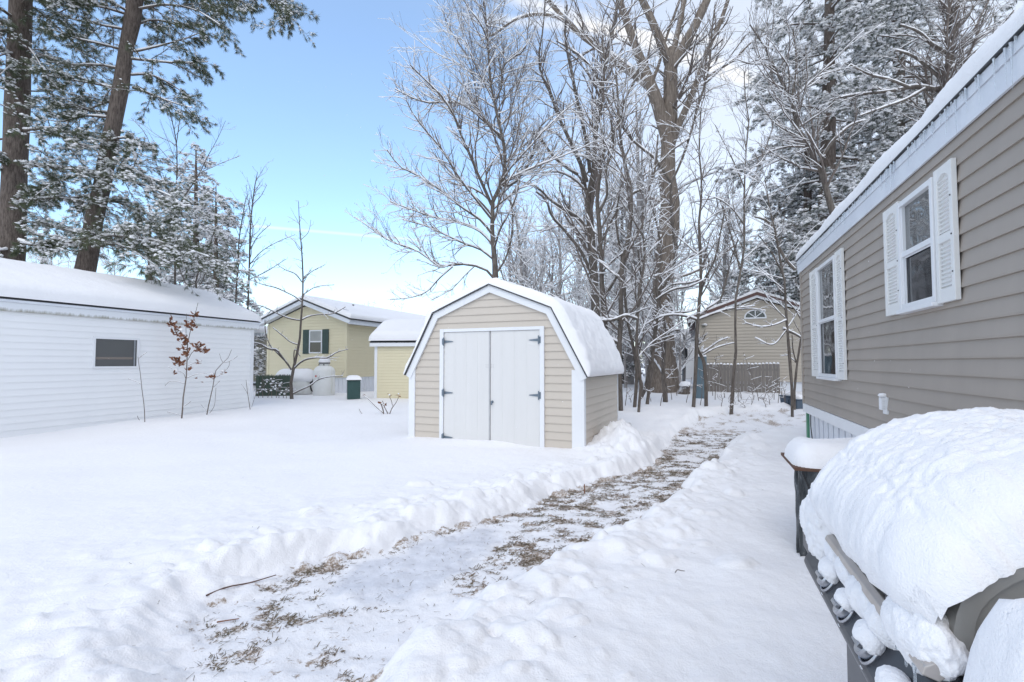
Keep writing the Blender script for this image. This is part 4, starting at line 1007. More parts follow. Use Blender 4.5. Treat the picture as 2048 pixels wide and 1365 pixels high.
# clumps on the panel and ledge between lid and knobs (t, s, z)
for c, r, sd in (((.350, 1.62, .90), (.064, .12, .13), 1), ((.345, 1.48, .868), (.034, .075, .038), 2), ((.347, 1.375, .868), (.036, .07, .040), 3), ((.346, 1.245, .866), (.040, .085, .045), 4), ((.350, 1.13, .868), (.038, .06, .042), 10),
                 ((.316, 1.305, .828), (.026, .036, .026), 5), ((.316, 1.147, .830), (.028, .040, .028), 6), ((.312, 1.00, .820), (.026, .050, .026), 7), ((.320, 1.465, .835), (.026, .042, .03), 8),
                 ((.352, .995, .920), (.042, .085, .055), 9)):
    blob('snow_clump', c, r, sd)
# snow on the shelves
def shelf_snow(t0, t1, s0, s1, z, T, sd, R=.12):
    av = edgegrid(t1 - t0, R, .009); bv = edgegrid(s1 - s0, R, .009); Pa, Pb = np.meshgrid(av, bv, indexing='ij')
    P = np.stack([t0 + Pa - G0[0], s0 + Pb - G0[1], z - GGZ + 0 * Pa], -1)
    e = edist(Pa, Pb, t1 - t0, s1 - s0, R); wob = .02 * fbm(Pa * 18, Pb * 18, 1, 3, sd); e = np.where(e < .008, 0, np.clip(e * 1.15 + wob * sstep(0, .04, e), 0, 9))
    sheet(P, T + .018 * fbm(Pa * 9, Pb * 9, 0, 3, sd + 1), e, R, 'shelf_snow', 'snow_near', gr, sd, .008, 26)
shelf_snow(.325, .90, .22, SN - .01, .80, .25, 31, .10)
shelf_snow(.325, .90, SF + .0, 1.91, .80, .17, 33)
for s_, ln_ in ((1.00, .020), (.965, .028), (1.04, .014)):
    m = MB(GM); m.lathe([(.001, -ln_ - .004), (.0022, -ln_), (.002, -ln_ * .5), (.004, 0), (.001, .003)], (.326, s_, .882), 8); m.build('icicle', 'ice', gr, True)

# ------------------------------------------------------------------ trees
def arc_at(P, R, t):
    """positions, tangents, radii at parameters t (m,c) along polylines P (m,n,3)"""
    m, n, _ = P.shape; x = t * (n - 1); i = np.clip(x.astype(int), 0, n - 2); f = (x - i)[..., None]; a = np.arange(m)[:, None]
    p = P[a, i] * (1 - f) + P[a, i + 1] * f; T = P[a, i + 1] - P[a, i]; T /= np.linalg.norm(T, axis=-1, keepdims=True) + 1e-9
    return p, T, R[a, i] * (1 - f[..., 0]) + R[a, i + 1] * f[..., 0]
def sprout(rng, P, R, cnt, t0=.15, t1=.98, ang=(.5, 1.0), ratio=.5, fall=.55, up=.25, n=5, wob=.16, trop=.05, rr=.6, rmin=.0035, lmin=.12, lmax=9, flat=0):
    m = len(P); L = np.linalg.norm(np.diff(P, axis=1), axis=2).sum(1)
    c = np.maximum(1, np.round(cnt * L if isinstance(cnt, float) else np.full(m, cnt)).astype(int)); C = c.max()
    t = t0 + (t1 - t0) * (np.arange(C)[None] + rng.random((m, C))) / c[:, None]; ok = (np.arange(C)[None] < c[:, None])
    t = np.clip(t, 0, 1); p, T, r = arc_at(P, R, t)
    q = rng.normal(size=(m, C, 3)); q[..., 2] = q[..., 2] * (1 - flat) + up; q -= (q * T).sum(-1, keepdims=True) * T; q /= np.linalg.norm(q, axis=-1, keepdims=True) + 1e-9
    an = rng.uniform(*ang, (m, C, 1)); d = T * np.cos(an) + q * np.sin(an)
    Lc = np.clip(L[:, None] * ratio * (1 - fall * t) * rng.uniform(.55, 1.25, (m, C)), lmin, lmax)
    p, d, r, Lc = p[ok], d[ok], r[ok], Lc[ok]; k = len(p)
    out = np.zeros((k, n, 3)); out[:, 0] = p; st = (Lc / (n - 1))[:, None]; cur = rng.normal(size=(k, 3)) * wob * .6
    for i in range(1, n):
        d = d + rng.normal(size=(k, 3)) * wob + cur; d[:, 2] += trop; d /= np.linalg.norm(d, axis=1, keepdims=True); out[:, i] = out[:, i - 1] + d * st
    r0 = np.maximum(np.minimum(r * rr, Lc * .022 + .003), rmin); Rr = r0[:, None] * np.linspace(1, .35, n)[None]; Rr = np.maximum(Rr, rmin * .75)
    return out, Rr
WK = .8
def limbs_from(skel, Y, rg, drift=.35, n=14):
    """skel: lists of (px, py, width px[, dY]) -> list of (P, R)"""
    out = []
    for li, line in enumerate(skel):
        pts = []; dr = 0 if li == 0 else rg.uniform(-drift, drift)
        x0, y0 = line[0][:2]
        for q in line:
            px, py, w = q[:3]; yy = Y + (q[3] if len(q) > 3 else dr * math.hypot(px - x0, py - y0) / F * Y * .9)
            p = at(px, py, yy); pts.append((*p, w * WK * yy / F / 2))
        a = resample(pts, n); a[:, 3] = np.maximum(a[:, 3], .005); out.append((a[:, :3], a[:, 3]))
    return out
def bare_tree(name, label, cat, skel, Y, seed, bark='bark_brown', dens=(3., 4., 5), group=None, t0=.3, drift=.5, snow=1.0, twig='bark_twig', kids=None, l1=.42, foot=True, trunk_t0=.45, up=.3, lmax=(2.2, 1.0, .5), wobble=0, kk=10, thin=1):
    rng = np.random.default_rng(seed); rg = random.Random(seed)
    ls = limbs_from(skel, Y, rg, drift); base = ls[0][0][0].copy(); base[2] = gz_at(base[0], base[1])
    t = thing(name, label, cat, tuple(base), 0, group)
    P0 = np.stack([a for a, _ in ls]); R0 = np.maximum(np.stack([b for _, b in ls]) * thin, .005)
    if foot:  # carry the stem down into the snow
        P0[0, 0, 2] = base[2] - .15
        R0[0, 0] *= 1.08
    nb = NB(); nb.add(*tubes(P0, R0 * (1 + .05 * rng.normal(size=R0.shape)), kk))
    tr, cr, sn = nb, NB(), NB()
    # young limbs
    tr_only = P0[:1], R0[:1]; rest = (P0[1:], R0[1:])
    l1 *= 1.35; lmax = (lmax[0] * 1.5, lmax[1] * 1.5, lmax[2] * 1.35); dens = (dens[0] * 1.25, dens[1] * 1.25, dens[2])
    gen1 = [sprout(rng, *tr_only, dens[0], trunk_t0, .99, (.5, 1.1), l1, .45, up, 8, .10, .05, rr=.5, lmax=lmax[0])]
    if len(rest[0]): gen1.append(sprout(rng, *rest, dens[0], t0, .99, (.4, .9), l1, .4, up, 8, .10, .05, rr=.5, lmax=lmax[0]))
    P1 = np.concatenate([g[0] for g in gen1]); R1 = np.concatenate([g[1] for g in gen1])
    P2, R2 = sprout(rng, P1, R1, dens[1], .12, .98, (.4, .9), .55, .5, up * .8, 6, .11, .04, lmax=lmax[1])
    # twigs also straight off the given limbs
    Pl = np.concatenate([P0[1:], P0[:1, 7:][:, [0, 1, 2, 3, 4, 5, 6]].repeat(2, 1)[:, :14]]) if len(P0) > 1 else P0[:1]
    Rl = np.concatenate([R0[1:], R0[:1, 7:].repeat(2, 1)[:, :14]]) if len(P0) > 1 else R0[:1]
    P2b, R2b = sprout(rng, Pl, Rl, dens[0] * 1.2, .3, 1, (.4, 1.1), .2, .2, up, 6, .15, .05, lmax=lmax[1])
    P2, R2 = np.concatenate([P2, P2b]), np.concatenate([R2, R2b])
    P3, R3 = sprout(rng, P2, R2, dens[2], .1, .97, (.35, .8), .55, .4, up * .5, 4, .11, .03, lmax=lmax[2])
    cr.add(*tubes(P1, R1, 5)); cr.add(*tubes(P2, R2, 4)); cr.add(*tubes(P3, R3, 3))
    if snow > 0:
        if len(rest[0]): sn.add(*snow_on(P0[1:], R0[1:], 7, rng, snow, .25, .010))
        sn.add(*snow_on(P1, R1, 5, rng, snow, .3, .009)); sn.add(*snow_on(P2, R2, 4, rng, snow, .3, .0065)); sn.add(*snow_on(P3, R3, 3, rng, snow * .9, .35, .0035))
    tr.build('trunk', bark, t, base); cr.build('crown', twig, t, base)
    if snow > 0: sn.build('snow_cover', 'snow_tree', t, base)
    return t

def blades(rng, p, d, nbl, ln, w, spread=.7, droop=.25):
    """needle tufts: thin triangles fanning from p along d"""
    k = len(p); P = np.repeat(p, nbl, 0); D = np.repeat(d, nbl, 0) + rng.normal(size=(k * nbl, 3)) * spread * .55; D[:, 2] -= droop * rng.random(k * nbl)
    D /= np.linalg.norm(D, axis=1, keepdims=True); l = ln * rng.uniform(.6, 1.2, (k * nbl, 1)); s = np.cross(D, rng.normal(size=(k * nbl, 3))); s /= np.linalg.norm(s, axis=1, keepdims=True)
    V = np.stack([P - s * w * .35, P + D * l * .55 + s * w, P + D * l, ], 1).reshape(-1, 3); return V, np.arange(len(V)).reshape(-1, 3)
def puffs(rng, p, r, flat=.5):
    """small settled lumps of snow: squashed octahedra with a jagged outline"""
    k = len(p); base = np.array([(1, 0, 0), (.5, .87, 0), (-.5, .87, 0), (-1, 0, 0), (-.5, -.87, 0), (.5, -.87, 0), (0, 0, 1.1), (0, 0, -.6)])
    sc = r[:, None, None] * rng.uniform(.6, 1.3, (k, 8, 1)); B3 = base[None] * sc; B3[..., 2] *= flat
    V = p[:, None] + B3; f = np.array([(0, 1, 6), (1, 2, 6), (2, 3, 6), (3, 4, 6), (4, 5, 6), (5, 0, 6), (1, 0, 7), (2, 1, 7), (3, 2, 7), (4, 3, 7), (5, 4, 7), (0, 5, 7)])
    return V.reshape(-1, 3), (f[None] + (np.arange(k) * 8)[:, None, None]).reshape(-1, 3)
def pine(name, label, skel, Y, seed, boughs, group=None, tuft=.13, nbl=9, bw=.006, sec=7., sp=9., mat='needles', bark='bark_pine', snowf=None, droop=.3, kk=14, seclen=.5, puffr=.045, twoth=.9, terlen=.35):
    """skel: trunk line (plus dead snags); boughs: list of (P (n,3), R (n), snow 0..1)"""
    rng = np.random.default_rng(seed); rg = random.Random(seed)
    ls = limbs_from(skel, Y, rg, .2); base = ls[0][0][0].copy(); base[2] = gz_at(base[0], base[1])
    t = thing(name, label, 'tree', tuple(base), 0, group); tr, fo, sn = NB(), [], NB()
    P0 = np.stack([a for a, _ in ls]); R0 = np.stack([b for _, b in ls]); P0[0, 0, 2] = base[2] - .2
    tr.add(*tubes(P0, R0 * (1 + .04 * rng.normal(size=R0.shape)), kk))
    PB = np.stack([resample(np.c_[b[0], b[1]], 8) for b in boughs]); SB = np.array([b[2] for b in boughs])
    P1, R1 = PB[..., :3], np.maximum(PB[..., 3], .008)
    tr.add(*tubes(P1, R1, 6)); sn.add(*snow_on(P1, R1 * (.5 + SB[:, None]), 5, rng, 1, .3, .01))
    rng2 = rng
    def kids(P, R, S, cnt, ratio, flat, n, lmin, lmax, ang):
        m = len(P); L = np.linalg.norm(np.diff(P, axis=1), axis=2).sum(1); c = np.maximum(1, np.round(cnt * L).astype(int))
        Q, Rq = sprout(rng2, P, R, cnt, .12, 1.0, ang, ratio, .55, .05, n, .09, -droop * .12, lmin=lmin, lmax=lmax, flat=flat)
        return Q, Rq, np.repeat(S, c)[:len(Q)] if len(np.repeat(S, c)) >= len(Q) else np.resize(np.repeat(S, c), len(Q))
    P2, R2, S2 = kids(P1, R1, SB, sec, seclen, .8, 6, .2, 1.3, (.6, 1.1))
    P3, R3, S3 = kids(P2, R2, S2, sp, terlen, .7, 4, .1, .5, (.5, 1.0))
    tr.add(*tubes(P2, np.minimum(R2, .014), 4)); tr.add(*tubes(P3, np.minimum(R3, .006), 3))
    AP, AD, AS = [], [], []
    for PP, S, c in ((P2, S2, 5), (P3, S3, 4)):
        tt = .3 + .7 * (np.arange(c)[None] + rng.random((len(PP), c))) / c; p, T, _ = arc_at(PP, np.zeros(PP.shape[:2]), np.clip(tt, 0, 1)); AP.append(p.reshape(-1, 3)); AD.append(T.reshape(-1, 3)); AS.append(np.repeat(S, c))
    AP, AD, AS = np.concatenate(AP), np.concatenate(AD), np.concatenate(AS); AD = AD * .8 + [0, 0, -.35 * twoth]
    v, f = blades(rng, AP, AD, nbl, tuft, bw, .75, droop)
    keep = rng.random(len(AP)) < AS * 1.25
    ASK = AS[keep]; AP2 = AP[keep]; AP2 = AP2 + rng.normal(0, puffr * .6, AP2.shape); keep = np.ones(len(AP2), bool); AS = np.resize(AS, len(AP2)); AP = AP2
    pv, pf = puffs(rng, AP[keep] + [0, 0, .012], puffr * rng.uniform(.5, 1.3, keep.sum()) * (.55 + .8 * ASK), .55)
    tr.build('trunk', bark, t, base); mk('foliage', v - base, f, mat, t)
    mk('snow_cover', np.concatenate([pv] ) - base, pf, 'snow_tree', t, True) if len(pv) else None
    s2 = sn.build('snow_cover', 'snow_tree', t, base)
    return t
def bough_px(line, Y, snow, dY=0, w0=5):
    pts = [at(px, py, Y + dY * i / (len(line) - 1)) for i, (px, py) in enumerate(line)]; n = len(pts)
    return np.array(pts), np.linspace(w0 * Y / F / 2, .006, n), snow * .85 + .2
def boughs_auto(rg, P, z0, z1, cnt, len0, len1, snow0, snow1, rise=.1, sag=.25, pw=1):
    """boughs all round a trunk polyline P (n,3) between heights"""
    out = []
    for k in range(cnt):
        u = (k + rg.random()) / cnt; z = z0 + (z1 - z0) * u; x = np.interp(z, P[:, 2], P[:, 0]); y = np.interp(z, P[:, 2], P[:, 1]); a = rg.uniform(0, 2 * math.pi)
        L_ = (len0 + (len1 - len0) * u**pw) * rg.uniform(.65, 1.2); n = 6; pts = []
        for i in range(n):
            q = i / (n - 1); pts.append((x + math.cos(a) * L_ * q, y + math.sin(a) * L_ * q, z + L_ * (rise * q - sag * q * q)))
        out.append((np.array(pts), np.linspace(.012 + L_ * .010, .006, n), snow0 + (snow1 - snow0) * u))
    return out

# --- the giant maple right of the shed
bare_tree('maple_tree', 'giant bare tree with a thick furrowed trunk forking high above the beige home', 'tree', [
    [(1326, 778, 104), (1327, 762, 78), (1325, 720, 66), (1325, 650, 58), (1326, 560, 56), (1334, 480, 56), (1342, 420, 54), (1335, 375, 46), (1336, 300, 42), (1340, 240, 40), (1341, 170, 36), (1342, 110, 32), (1344, 96, 20)],
    [(1340, 170, 20), (1346, 130, 28), (1366, 95, 28), (1383, 66, 27), (1400, 30, 25), (1416, -5, 23), (1440, -70, 18)],
    [(1340, 160, 18), (1337, 122, 24), (1326, 95, 23), (1312, 62, 22), (1298, 28, 20), (1280, -8, 18), (1262, -60, 14)],
    [(1346, 112, 18), (1354, 70, 16), (1363, 30, 14), (1370, -10, 13), (1380, -60, 9)],
    [(1340, 330, 20), (1334, 285, 34), (1320, 222, 36), (1304, 178, 32), (1290, 140, 27), (1274, 103, 24), (1256, 50, 21), (1238, 0, 19), (1225, -50, 15)],
    [(1312, 200, 16), (1298, 172, 24), (1272, 152, 23), (1234, 124, 20), (1200, 98, 18), (1172, 78, 16), (1133, 42, 13), (1094, 0, 10), (1060, -40, 8)],
    [(1136, 46, 10), (1106, 32, 9), (1075, 29, 8), (1030, 40, 7), (990, 68, 5), (962, 82, 4)],
    [(1342, 310, 12), (1350, 268, 20), (1362, 240, 19), (1380, 200, 18), (1394, 164, 16), (1406, 126, 15), (1416, 98, 14), (1438, 52, 12), (1456, 0, 11), (1470, -50, 8)],
    [(1408, 158, 8), (1440, 138, 7), (1470, 118, 6), (1502, 86, 5), (1540, 64, 3)],
    [(1306, 160, 9), (1318, 128, 8), (1324, 104, 8), (1334, 72, 7), (1346, 38, 7), (1361, -4, 6)],
    [(1340, 392, 12), (1322, 404, 10), (1308, 400, 8), (1290, 384, 7), (1276, 372, 6)],
    [(1345, 470, 10), (1322, 474, 8), (1310, 488, 8), (1298, 510, 5)],
    [(1338, 560, 7), (1380, 548, 6), (1420, 528, 5), (1470, 490, 4)],
], 19, 11, 'bark_maple', (.9, 2.0, 3.4), t0=.25, drift=.6, trunk_t0=.78, l1=.22, lmax=(2.6, 1.1, .5), kk=22, thin=.90)
# thin tree crossing in front of the giant trunk
bare_tree('forked_tree', 'slim leaning tree whose snowy V fork crosses the giant trunk', 'tree', [
    [(1276, 806, 9), (1290, 780, 9), (1300, 730, 8), (1308, 680, 8), (1314, 620, 7), (1330, 570, 7), (1352, 520, 7), (1346, 460, 8), (1342, 400, 8), (1342, 366, 8)],
    [(1342, 366, 7), (1328, 344, 7), (1315, 322, 7), (1290, 302, 6), (1262, 278, 6), (1244, 252, 6), (1230, 226, 6), (1206, 180, 5), (1184, 136, 5), (1160, 112, 5), (1134, 94, 4), (1112, 82, 3)],
    [(1342, 366, 7), (1356, 338, 6), (1368, 308, 6), (1378, 278, 6), (1386, 250, 6), (1398, 206, 6), (1412, 164, 5), (1420, 120, 5), (1424, 60, 4), (1430, 10, 3)],
    [(1378, 278, 5), (1346, 300, 4), (1316, 330, 4), (1286, 352, 3)],
    [(1412, 166, 5), (1440, 140, 4), (1470, 100, 3), (1492, 70, 3)],
], 14.5, 12, 'bark_brown', (1.9, 2.5, 4.), t0=.2, drift=.15, trunk_t0=.3, l1=.25, lmax=(1.5, .8, .4))

# --- the spreading tree behind the shed
bare_tree('spreading_tree', 'bare spreading tree directly behind the barn shed peak with arching left limbs', 'tree', [
    [(992, 780, 24), (992, 640, 22), (991, 546, 19), (986, 480, 15), (983, 410, 14), (992, 392, 13), (1004, 376, 13), (1011, 350, 12), (1012, 326, 12), (1007, 285, 10), (997, 240, 9), (987, 205, 8), (979, 146, 7), (975, 68, 6), (966, -10, 4)],
    [(983, 410, 10), (968, 376, 9), (954, 345, 8), (938, 306, 8), (924, 276, 7), (906, 228, 6), (880, 190, 5), (850, 160, 4), (820, 130, 3)],
    [(1006, 283, 8), (990, 262, 8), (971, 246, 8), (956, 230, 8), (942, 220, 7), (922, 208, 7), (900, 205, 6), (856, 206, 5), (824, 196, 4), (790, 178, 3)],
    [(1000, 372, 8), (1016, 372, 8), (1030, 366, 8), (1046, 345, 7), (1060, 322, 7), (1068, 296, 6), (1073, 275, 6), (1084, 250, 5), (1110, 230, 4), (1140, 218, 3)],
    [(987, 205, 6), (1002, 180, 5), (1004, 140, 5), (1018, 120, 5), (1046, 104, 4), (1056, 60, 3), (1060, 10, 3)],
    [(985, 470, 8), (960, 440, 7), (930, 420, 6), (895, 392, 5), (864, 369, 5), (832, 350, 4), (800, 334, 3), (774, 300, 3)],
    [(985, 490, 8), (966, 468, 7), (946, 455, 7), (920, 446, 6), (890, 440, 5), (864, 434, 5), (824, 420, 4), (780, 404, 3)],
    [(988, 520, 8), (962, 500, 7), (930, 488, 6), (890, 470, 5), (850, 452, 4), (806, 440, 3)],
    [(990, 560, 8), (972, 540, 8), (940, 530, 8), (905, 530, 7), (884, 536, 6), (860, 520, 5), (830, 500, 4), (782, 484, 4), (740, 456, 3), (712, 436, 2)],
    [(905, 534, 5), (880, 556, 5), (850, 586, 4), (820, 596, 3), (780, 600, 2)],
    [(984, 440, 7), (952, 400, 6), (914, 350, 6), (884, 300, 5), (850, 260, 4), (826, 228, 3), (812, 200, 3)],
    [(988, 500, 7), (1000, 460, 6), (1016, 430, 6), (1030, 400, 5), (1040, 360, 4)],
    [(992, 548, 7), (1010, 520, 6), (1020, 490, 6), (1026, 440, 5), (1020, 400, 4)],
    [(955, 345, 6), (950, 300, 5), (958, 250, 4), (952, 190, 4), (938, 120, 3), (900, 60, 3), (884, 20, 2)],
    [(975, 80, 5), (962, 50, 4), (940, 20, 3), (920, -10, 2)],
], 13.5, 21, 'bark_brown', (3.4, 3.6, 4.8), t0=.12, drift=.9, trunk_t0=.4, l1=.26, lmax=(1.9, .85, .42), thin=.78)

# --- pair of stems between shed and giant trunk
bare_tree('double_tree', 'tall bare tree with twin upright stems between the barn shed and the giant trunk', 'tree', [
    [(1196, 790, 24), (1194, 680, 23), (1188, 558, 21), (1182, 470, 19), (1176, 390, 17), (1173, 362, 16), (1188, 340, 12), (1190, 290, 12), (1194, 230, 11), (1202, 180, 10), (1216, 104, 9), (1233, 20, 8), (1240, -30, 6)],
    [(1173, 364, 12), (1164, 334, 11), (1150, 304, 10), (1134, 270, 9), (1120, 240, 8), (1107, 206, 8), (1100, 182, 7), (1082, 150, 6), (1078, 110, 5), (1086, 60, 4), (1090, 0, 3)],
    [(1180, 346, 10), (1175, 300, 9), (1166, 250, 9), (1156, 210, 8), (1147, 164, 8), (1138, 120, 7), (1130, 70, 6), (1134, 10, 5)],
    [(1156, 350, 8), (1128, 332, 7), (1102, 308, 7), (1078, 274, 6), (1058, 262, 5), (1040, 300, 4)],
    [(1186, 350, 8), (1200, 320, 8), (1216, 290, 7), (1236, 250, 7), (1250, 200, 6), (1270, 160, 6), (1282, 120, 5)],
    [(1182, 480, 9), (1160, 440, 8), (1130, 420, 7), (1100, 400, 6), (1075, 376, 5), (1048, 366, 4)],
    [(1188, 560, 9), (1160, 500, 8), (1130, 462, 7), (1102, 430, 6), (1092, 400, 6), (1072, 384, 4)],
    [(1186, 520, 8), (1210, 470, 7), (1230, 430, 6), (1262, 390, 6), (1300, 372, 5)],
], 15.5, 31, 'bark_brown', (1.7, 2.5, 4.), t0=.2, drift=.6, trunk_t0=.3, l1=.2, lmax=(1.6, .8, .42))
bare_tree('slender_tree', 'reddish slender tree standing close against the right stem of the twin tree', 'tree', [
    [(1216, 796, 15), (1212, 700, 14), (1208, 620, 14), (1203, 558, 12), (1201, 480, 11), (1196, 430, 10), (1194, 400, 9), (1200, 350, 8), (1210, 300, 7), (1200, 240, 6), (1210, 160, 5), (1204, 80, 4)],
    [(1196, 430, 7), (1214, 390, 6), (1212, 340, 6), (1226, 300, 5), (1222, 240, 4)],
    [(1206, 600, 7), (1230, 560, 6), (1252, 520, 6), (1270, 470, 5), (1300, 440, 4)],
], 12.6, 32, 'bark_brown', (1.9, 2.5, 4.), drift=.5, trunk_t0=.15, l1=.24, lmax=(1.3, .7, .4))
bare_tree('mossy_tree', 'brown straight tree touching the back corner of the barn shed', 'tree', [
    [(1240, 798, 15), (1238, 740, 14), (1240, 660, 12), (1244, 610, 12), (1240, 560, 12), (1252, 500, 11), (1262, 440, 10), (1262, 380, 9), (1250, 330, 8), (1240, 270, 7), (1236, 200, 6), (1230, 120, 4)],
    [(1244, 688, 10), (1232, 684, 9), (1218, 676, 8), (1208, 670, 6)],
    [(1246, 640, 8), (1220, 636, 8), (1196, 640, 7), (1180, 636, 5)],
    [(1252, 500, 7), (1280, 460, 6), (1290, 400, 6), (1310, 340, 5), (1316, 270, 4)],
], 12.0, 33, 'bark_brown', (1.9, 2.5, 4.), drift=.4, trunk_t0=.12, l1=.22, lmax=(1.2, .7, .4))
for i, (lab, sk, Y) in enumerate((
    ('thin stem leaning right in the thicket left of the giant trunk', [[(1268, 810, 9), (1272, 780, 9), (1274, 745, 9), (1268, 700, 8), (1256, 650, 7), (1250, 590, 7), (1244, 520, 6), (1232, 440, 5), (1240, 380, 4)], [(1274, 745, 6), (1284, 770, 6), (1280, 796, 5)], [(1256, 650, 6), (1276, 620, 5), (1282, 560, 5), (1276, 500, 4)]], 12.4),
    ('crooked stem in the thicket with a branch reaching over the shed snow', [[(1276, 812, 7), (1282, 760, 7), (1272, 690, 7), (1276, 640, 7), (1278, 580, 6), (1290, 520, 6), (1284, 440, 5), (1296, 380, 4), (1300, 320, 3)], [(1278, 640, 6), (1252, 632, 7), (1228, 640, 7), (1204, 642, 6)], [(1284, 470, 5), (1260, 430, 4), (1240, 400, 3)]], 11.8),
    ('slim stem just left of the giant trunk with drooping snowy twigs', [[(1293, 812, 9), (1298, 780, 8), (1302, 740, 8), (1310, 680, 7), (1316, 610, 7), (1312, 560, 6), (1322, 520, 6), (1316, 460, 5), (1300, 400, 4)], [(1308, 650, 5), (1340, 628, 5), (1378, 624, 4), (1400, 616, 3)], [(1312, 600, 5), (1346, 580, 5), (1384, 572, 4), (1412, 558, 3)]], 12.8),
    ('short forked trunk standing in front of the giant trunk base', [[(1331, 802, 12), (1330, 780, 12), (1326, 740, 10), (1330, 690, 8), (1328, 640, 7), (1318, 600, 6), (1324, 550, 5)], [(1328, 680, 5), (1342, 664, 5), (1360, 660, 4)]], 13.6))):
    bare_tree('thicket_tree', lab, 'tree', sk, Y, 40 + i, 'bark_brown', (1.9, 2.5, 4.), 'thin stems of the thicket', drift=.35, trunk_t0=.15, l1=.24, lmax=(1.2, .65, .38), kk=8)
# --- stems in front of the beige home
bare_tree('young_tree', 'brown straight young tree in front of the left corner of the beige home', 'tree', [
    [(1386, 814, 9), (1389, 780, 9), (1392, 720, 9), (1394, 660, 9), (1398, 610, 9), (1402, 560, 8), (1400, 500, 7), (1398, 440, 6), (1404, 380, 5), (1398, 300, 4), (1402, 220, 3)],
    [(1394, 640, 6), (1376, 634, 6), (1350, 630, 5), (1316, 636, 5), (1290, 650, 3)],
    [(1396, 636, 6), (1416, 616, 6), (1440, 600, 5), (1450, 570, 5), (1462, 520, 4), (1476, 480, 3)],
    [(1396, 640, 5), (1428, 628, 5), (1462, 618, 4), (1480, 616, 3), (1510, 612, 2)],
    [(1400, 560, 5), (1380, 566, 5), (1340, 572, 4), (1324, 584, 3)],
    [(1398, 600, 5), (1410, 560, 5), (1430, 520, 4), (1440, 470, 4), (1450, 420, 3)],
], 12.6, 51, 'bark_brown', (2.4, 3., 4.5), drift=.4, trunk_t0=.35, l1=.2, lmax=(1.0, .6, .35), kk=9)
bare_tree('young_tree', 'crooked young tree bending over the blue grey chute', 'tree', [
    [(1412, 806, 9), (1412, 780, 9), (1410, 745, 9), (1407, 722, 9), (1399, 706, 8), (1394, 696, 7), (1396, 684, 5), (1402, 674, 4)],
    [(1405, 706, 5), (1422, 694, 4), (1440, 682, 3), (1456, 676, 3)], [(1407, 710, 4), (1428, 698, 3), (1452, 690, 3), (1470, 686, 2)], [(1398, 690, 4), (1408, 676, 4), (1412, 668, 3)],
], 12.9, 52, 'bark_brown', (1.6, 2.4, 3.), drift=.2, trunk_t0=.7, l1=.2, lmax=(.7, .4, .25), kk=9)
bare_tree('young_tree', 'curved slender dark tree in front of the picket fence middle', 'tree', [
    [(1461, 808, 9), (1462, 780, 8), (1467, 755, 8), (1469, 735, 8), (1472, 708, 7), (1470, 690, 6), (1471, 640, 6), (1472, 590, 6), (1477, 560, 6), (1484, 535, 5), (1489, 490, 5), (1488, 430, 5), (1489, 370, 4), (1492, 300, 4), (1498, 246, 3), (1490, 190, 3), (1488, 143, 2)],
    [(1480, 540, 4), (1470, 500, 4), (1456, 450, 3), (1440, 400, 3)], [(1488, 400, 4), (1510, 350, 3), (1530, 300, 3), (1550, 240, 2)], [(1488, 450, 4), (1466, 420, 3), (1440, 400, 3), (1410, 390, 2)],
    [(1490, 380, 3), (1470, 330, 3), (1450, 290, 2), (1430, 250, 2)], [(1472, 620, 4), (1500, 618, 3), (1530, 622, 2)],
], 12.3, 53, 'bark_brown', (2.2, 3., 4.), drift=.4, trunk_t0=.4, l1=.16, lmax=(1.0, .6, .35), kk=8)
bare_tree('young_tree', 'slender tree rising from the storage tubs by the taupe home corner', 'tree', [
    [(1584, 808, 7), (1584, 780, 7), (1581, 740, 7), (1578, 700, 7), (1574, 650, 6), (1571, 610, 6), (1570, 570, 5), (1560, 520, 5), (1552, 470, 4), (1540, 420, 4), (1530, 360, 3)],
    [(1576, 662, 6), (1566, 658, 6), (1580, 664, 6), (1596, 672, 5), (1602, 676, 5)], [(1574, 640, 4), (1550, 650, 3), (1520, 654, 3), (1490, 646, 2)], [(1571, 600, 4), (1590, 620, 3), (1602, 640, 3)],
    [(1574, 660, 4), (1544, 690, 3), (1510, 676, 2)], [(1570, 560, 4), (1556, 530, 4), (1540, 500, 3), (1516, 470, 3)],
], 12.0, 54, 'bark_brown', (2.4, 3., 4.), drift=.25, trunk_t0=.3, l1=.2, lmax=(.9, .5, .3), kk=8)
bare_tree('young_tree', 'second slender stem leaning toward the taupe home corner', 'tree', [
    [(1588, 800, 6), (1590, 770, 6), (1594, 730, 5), (1600, 690, 5), (1604, 660, 5), (1603, 620, 4), (1606, 580, 4)], [(1594, 730, 3), (1586, 700, 3), (1584, 670, 2)],
], 12.7, 55, 'bark_brown', (2.0, 2.4, 3.), drift=.2, trunk_t0=.3, l1=.2, lmax=(.7, .4, .25), kk=8)
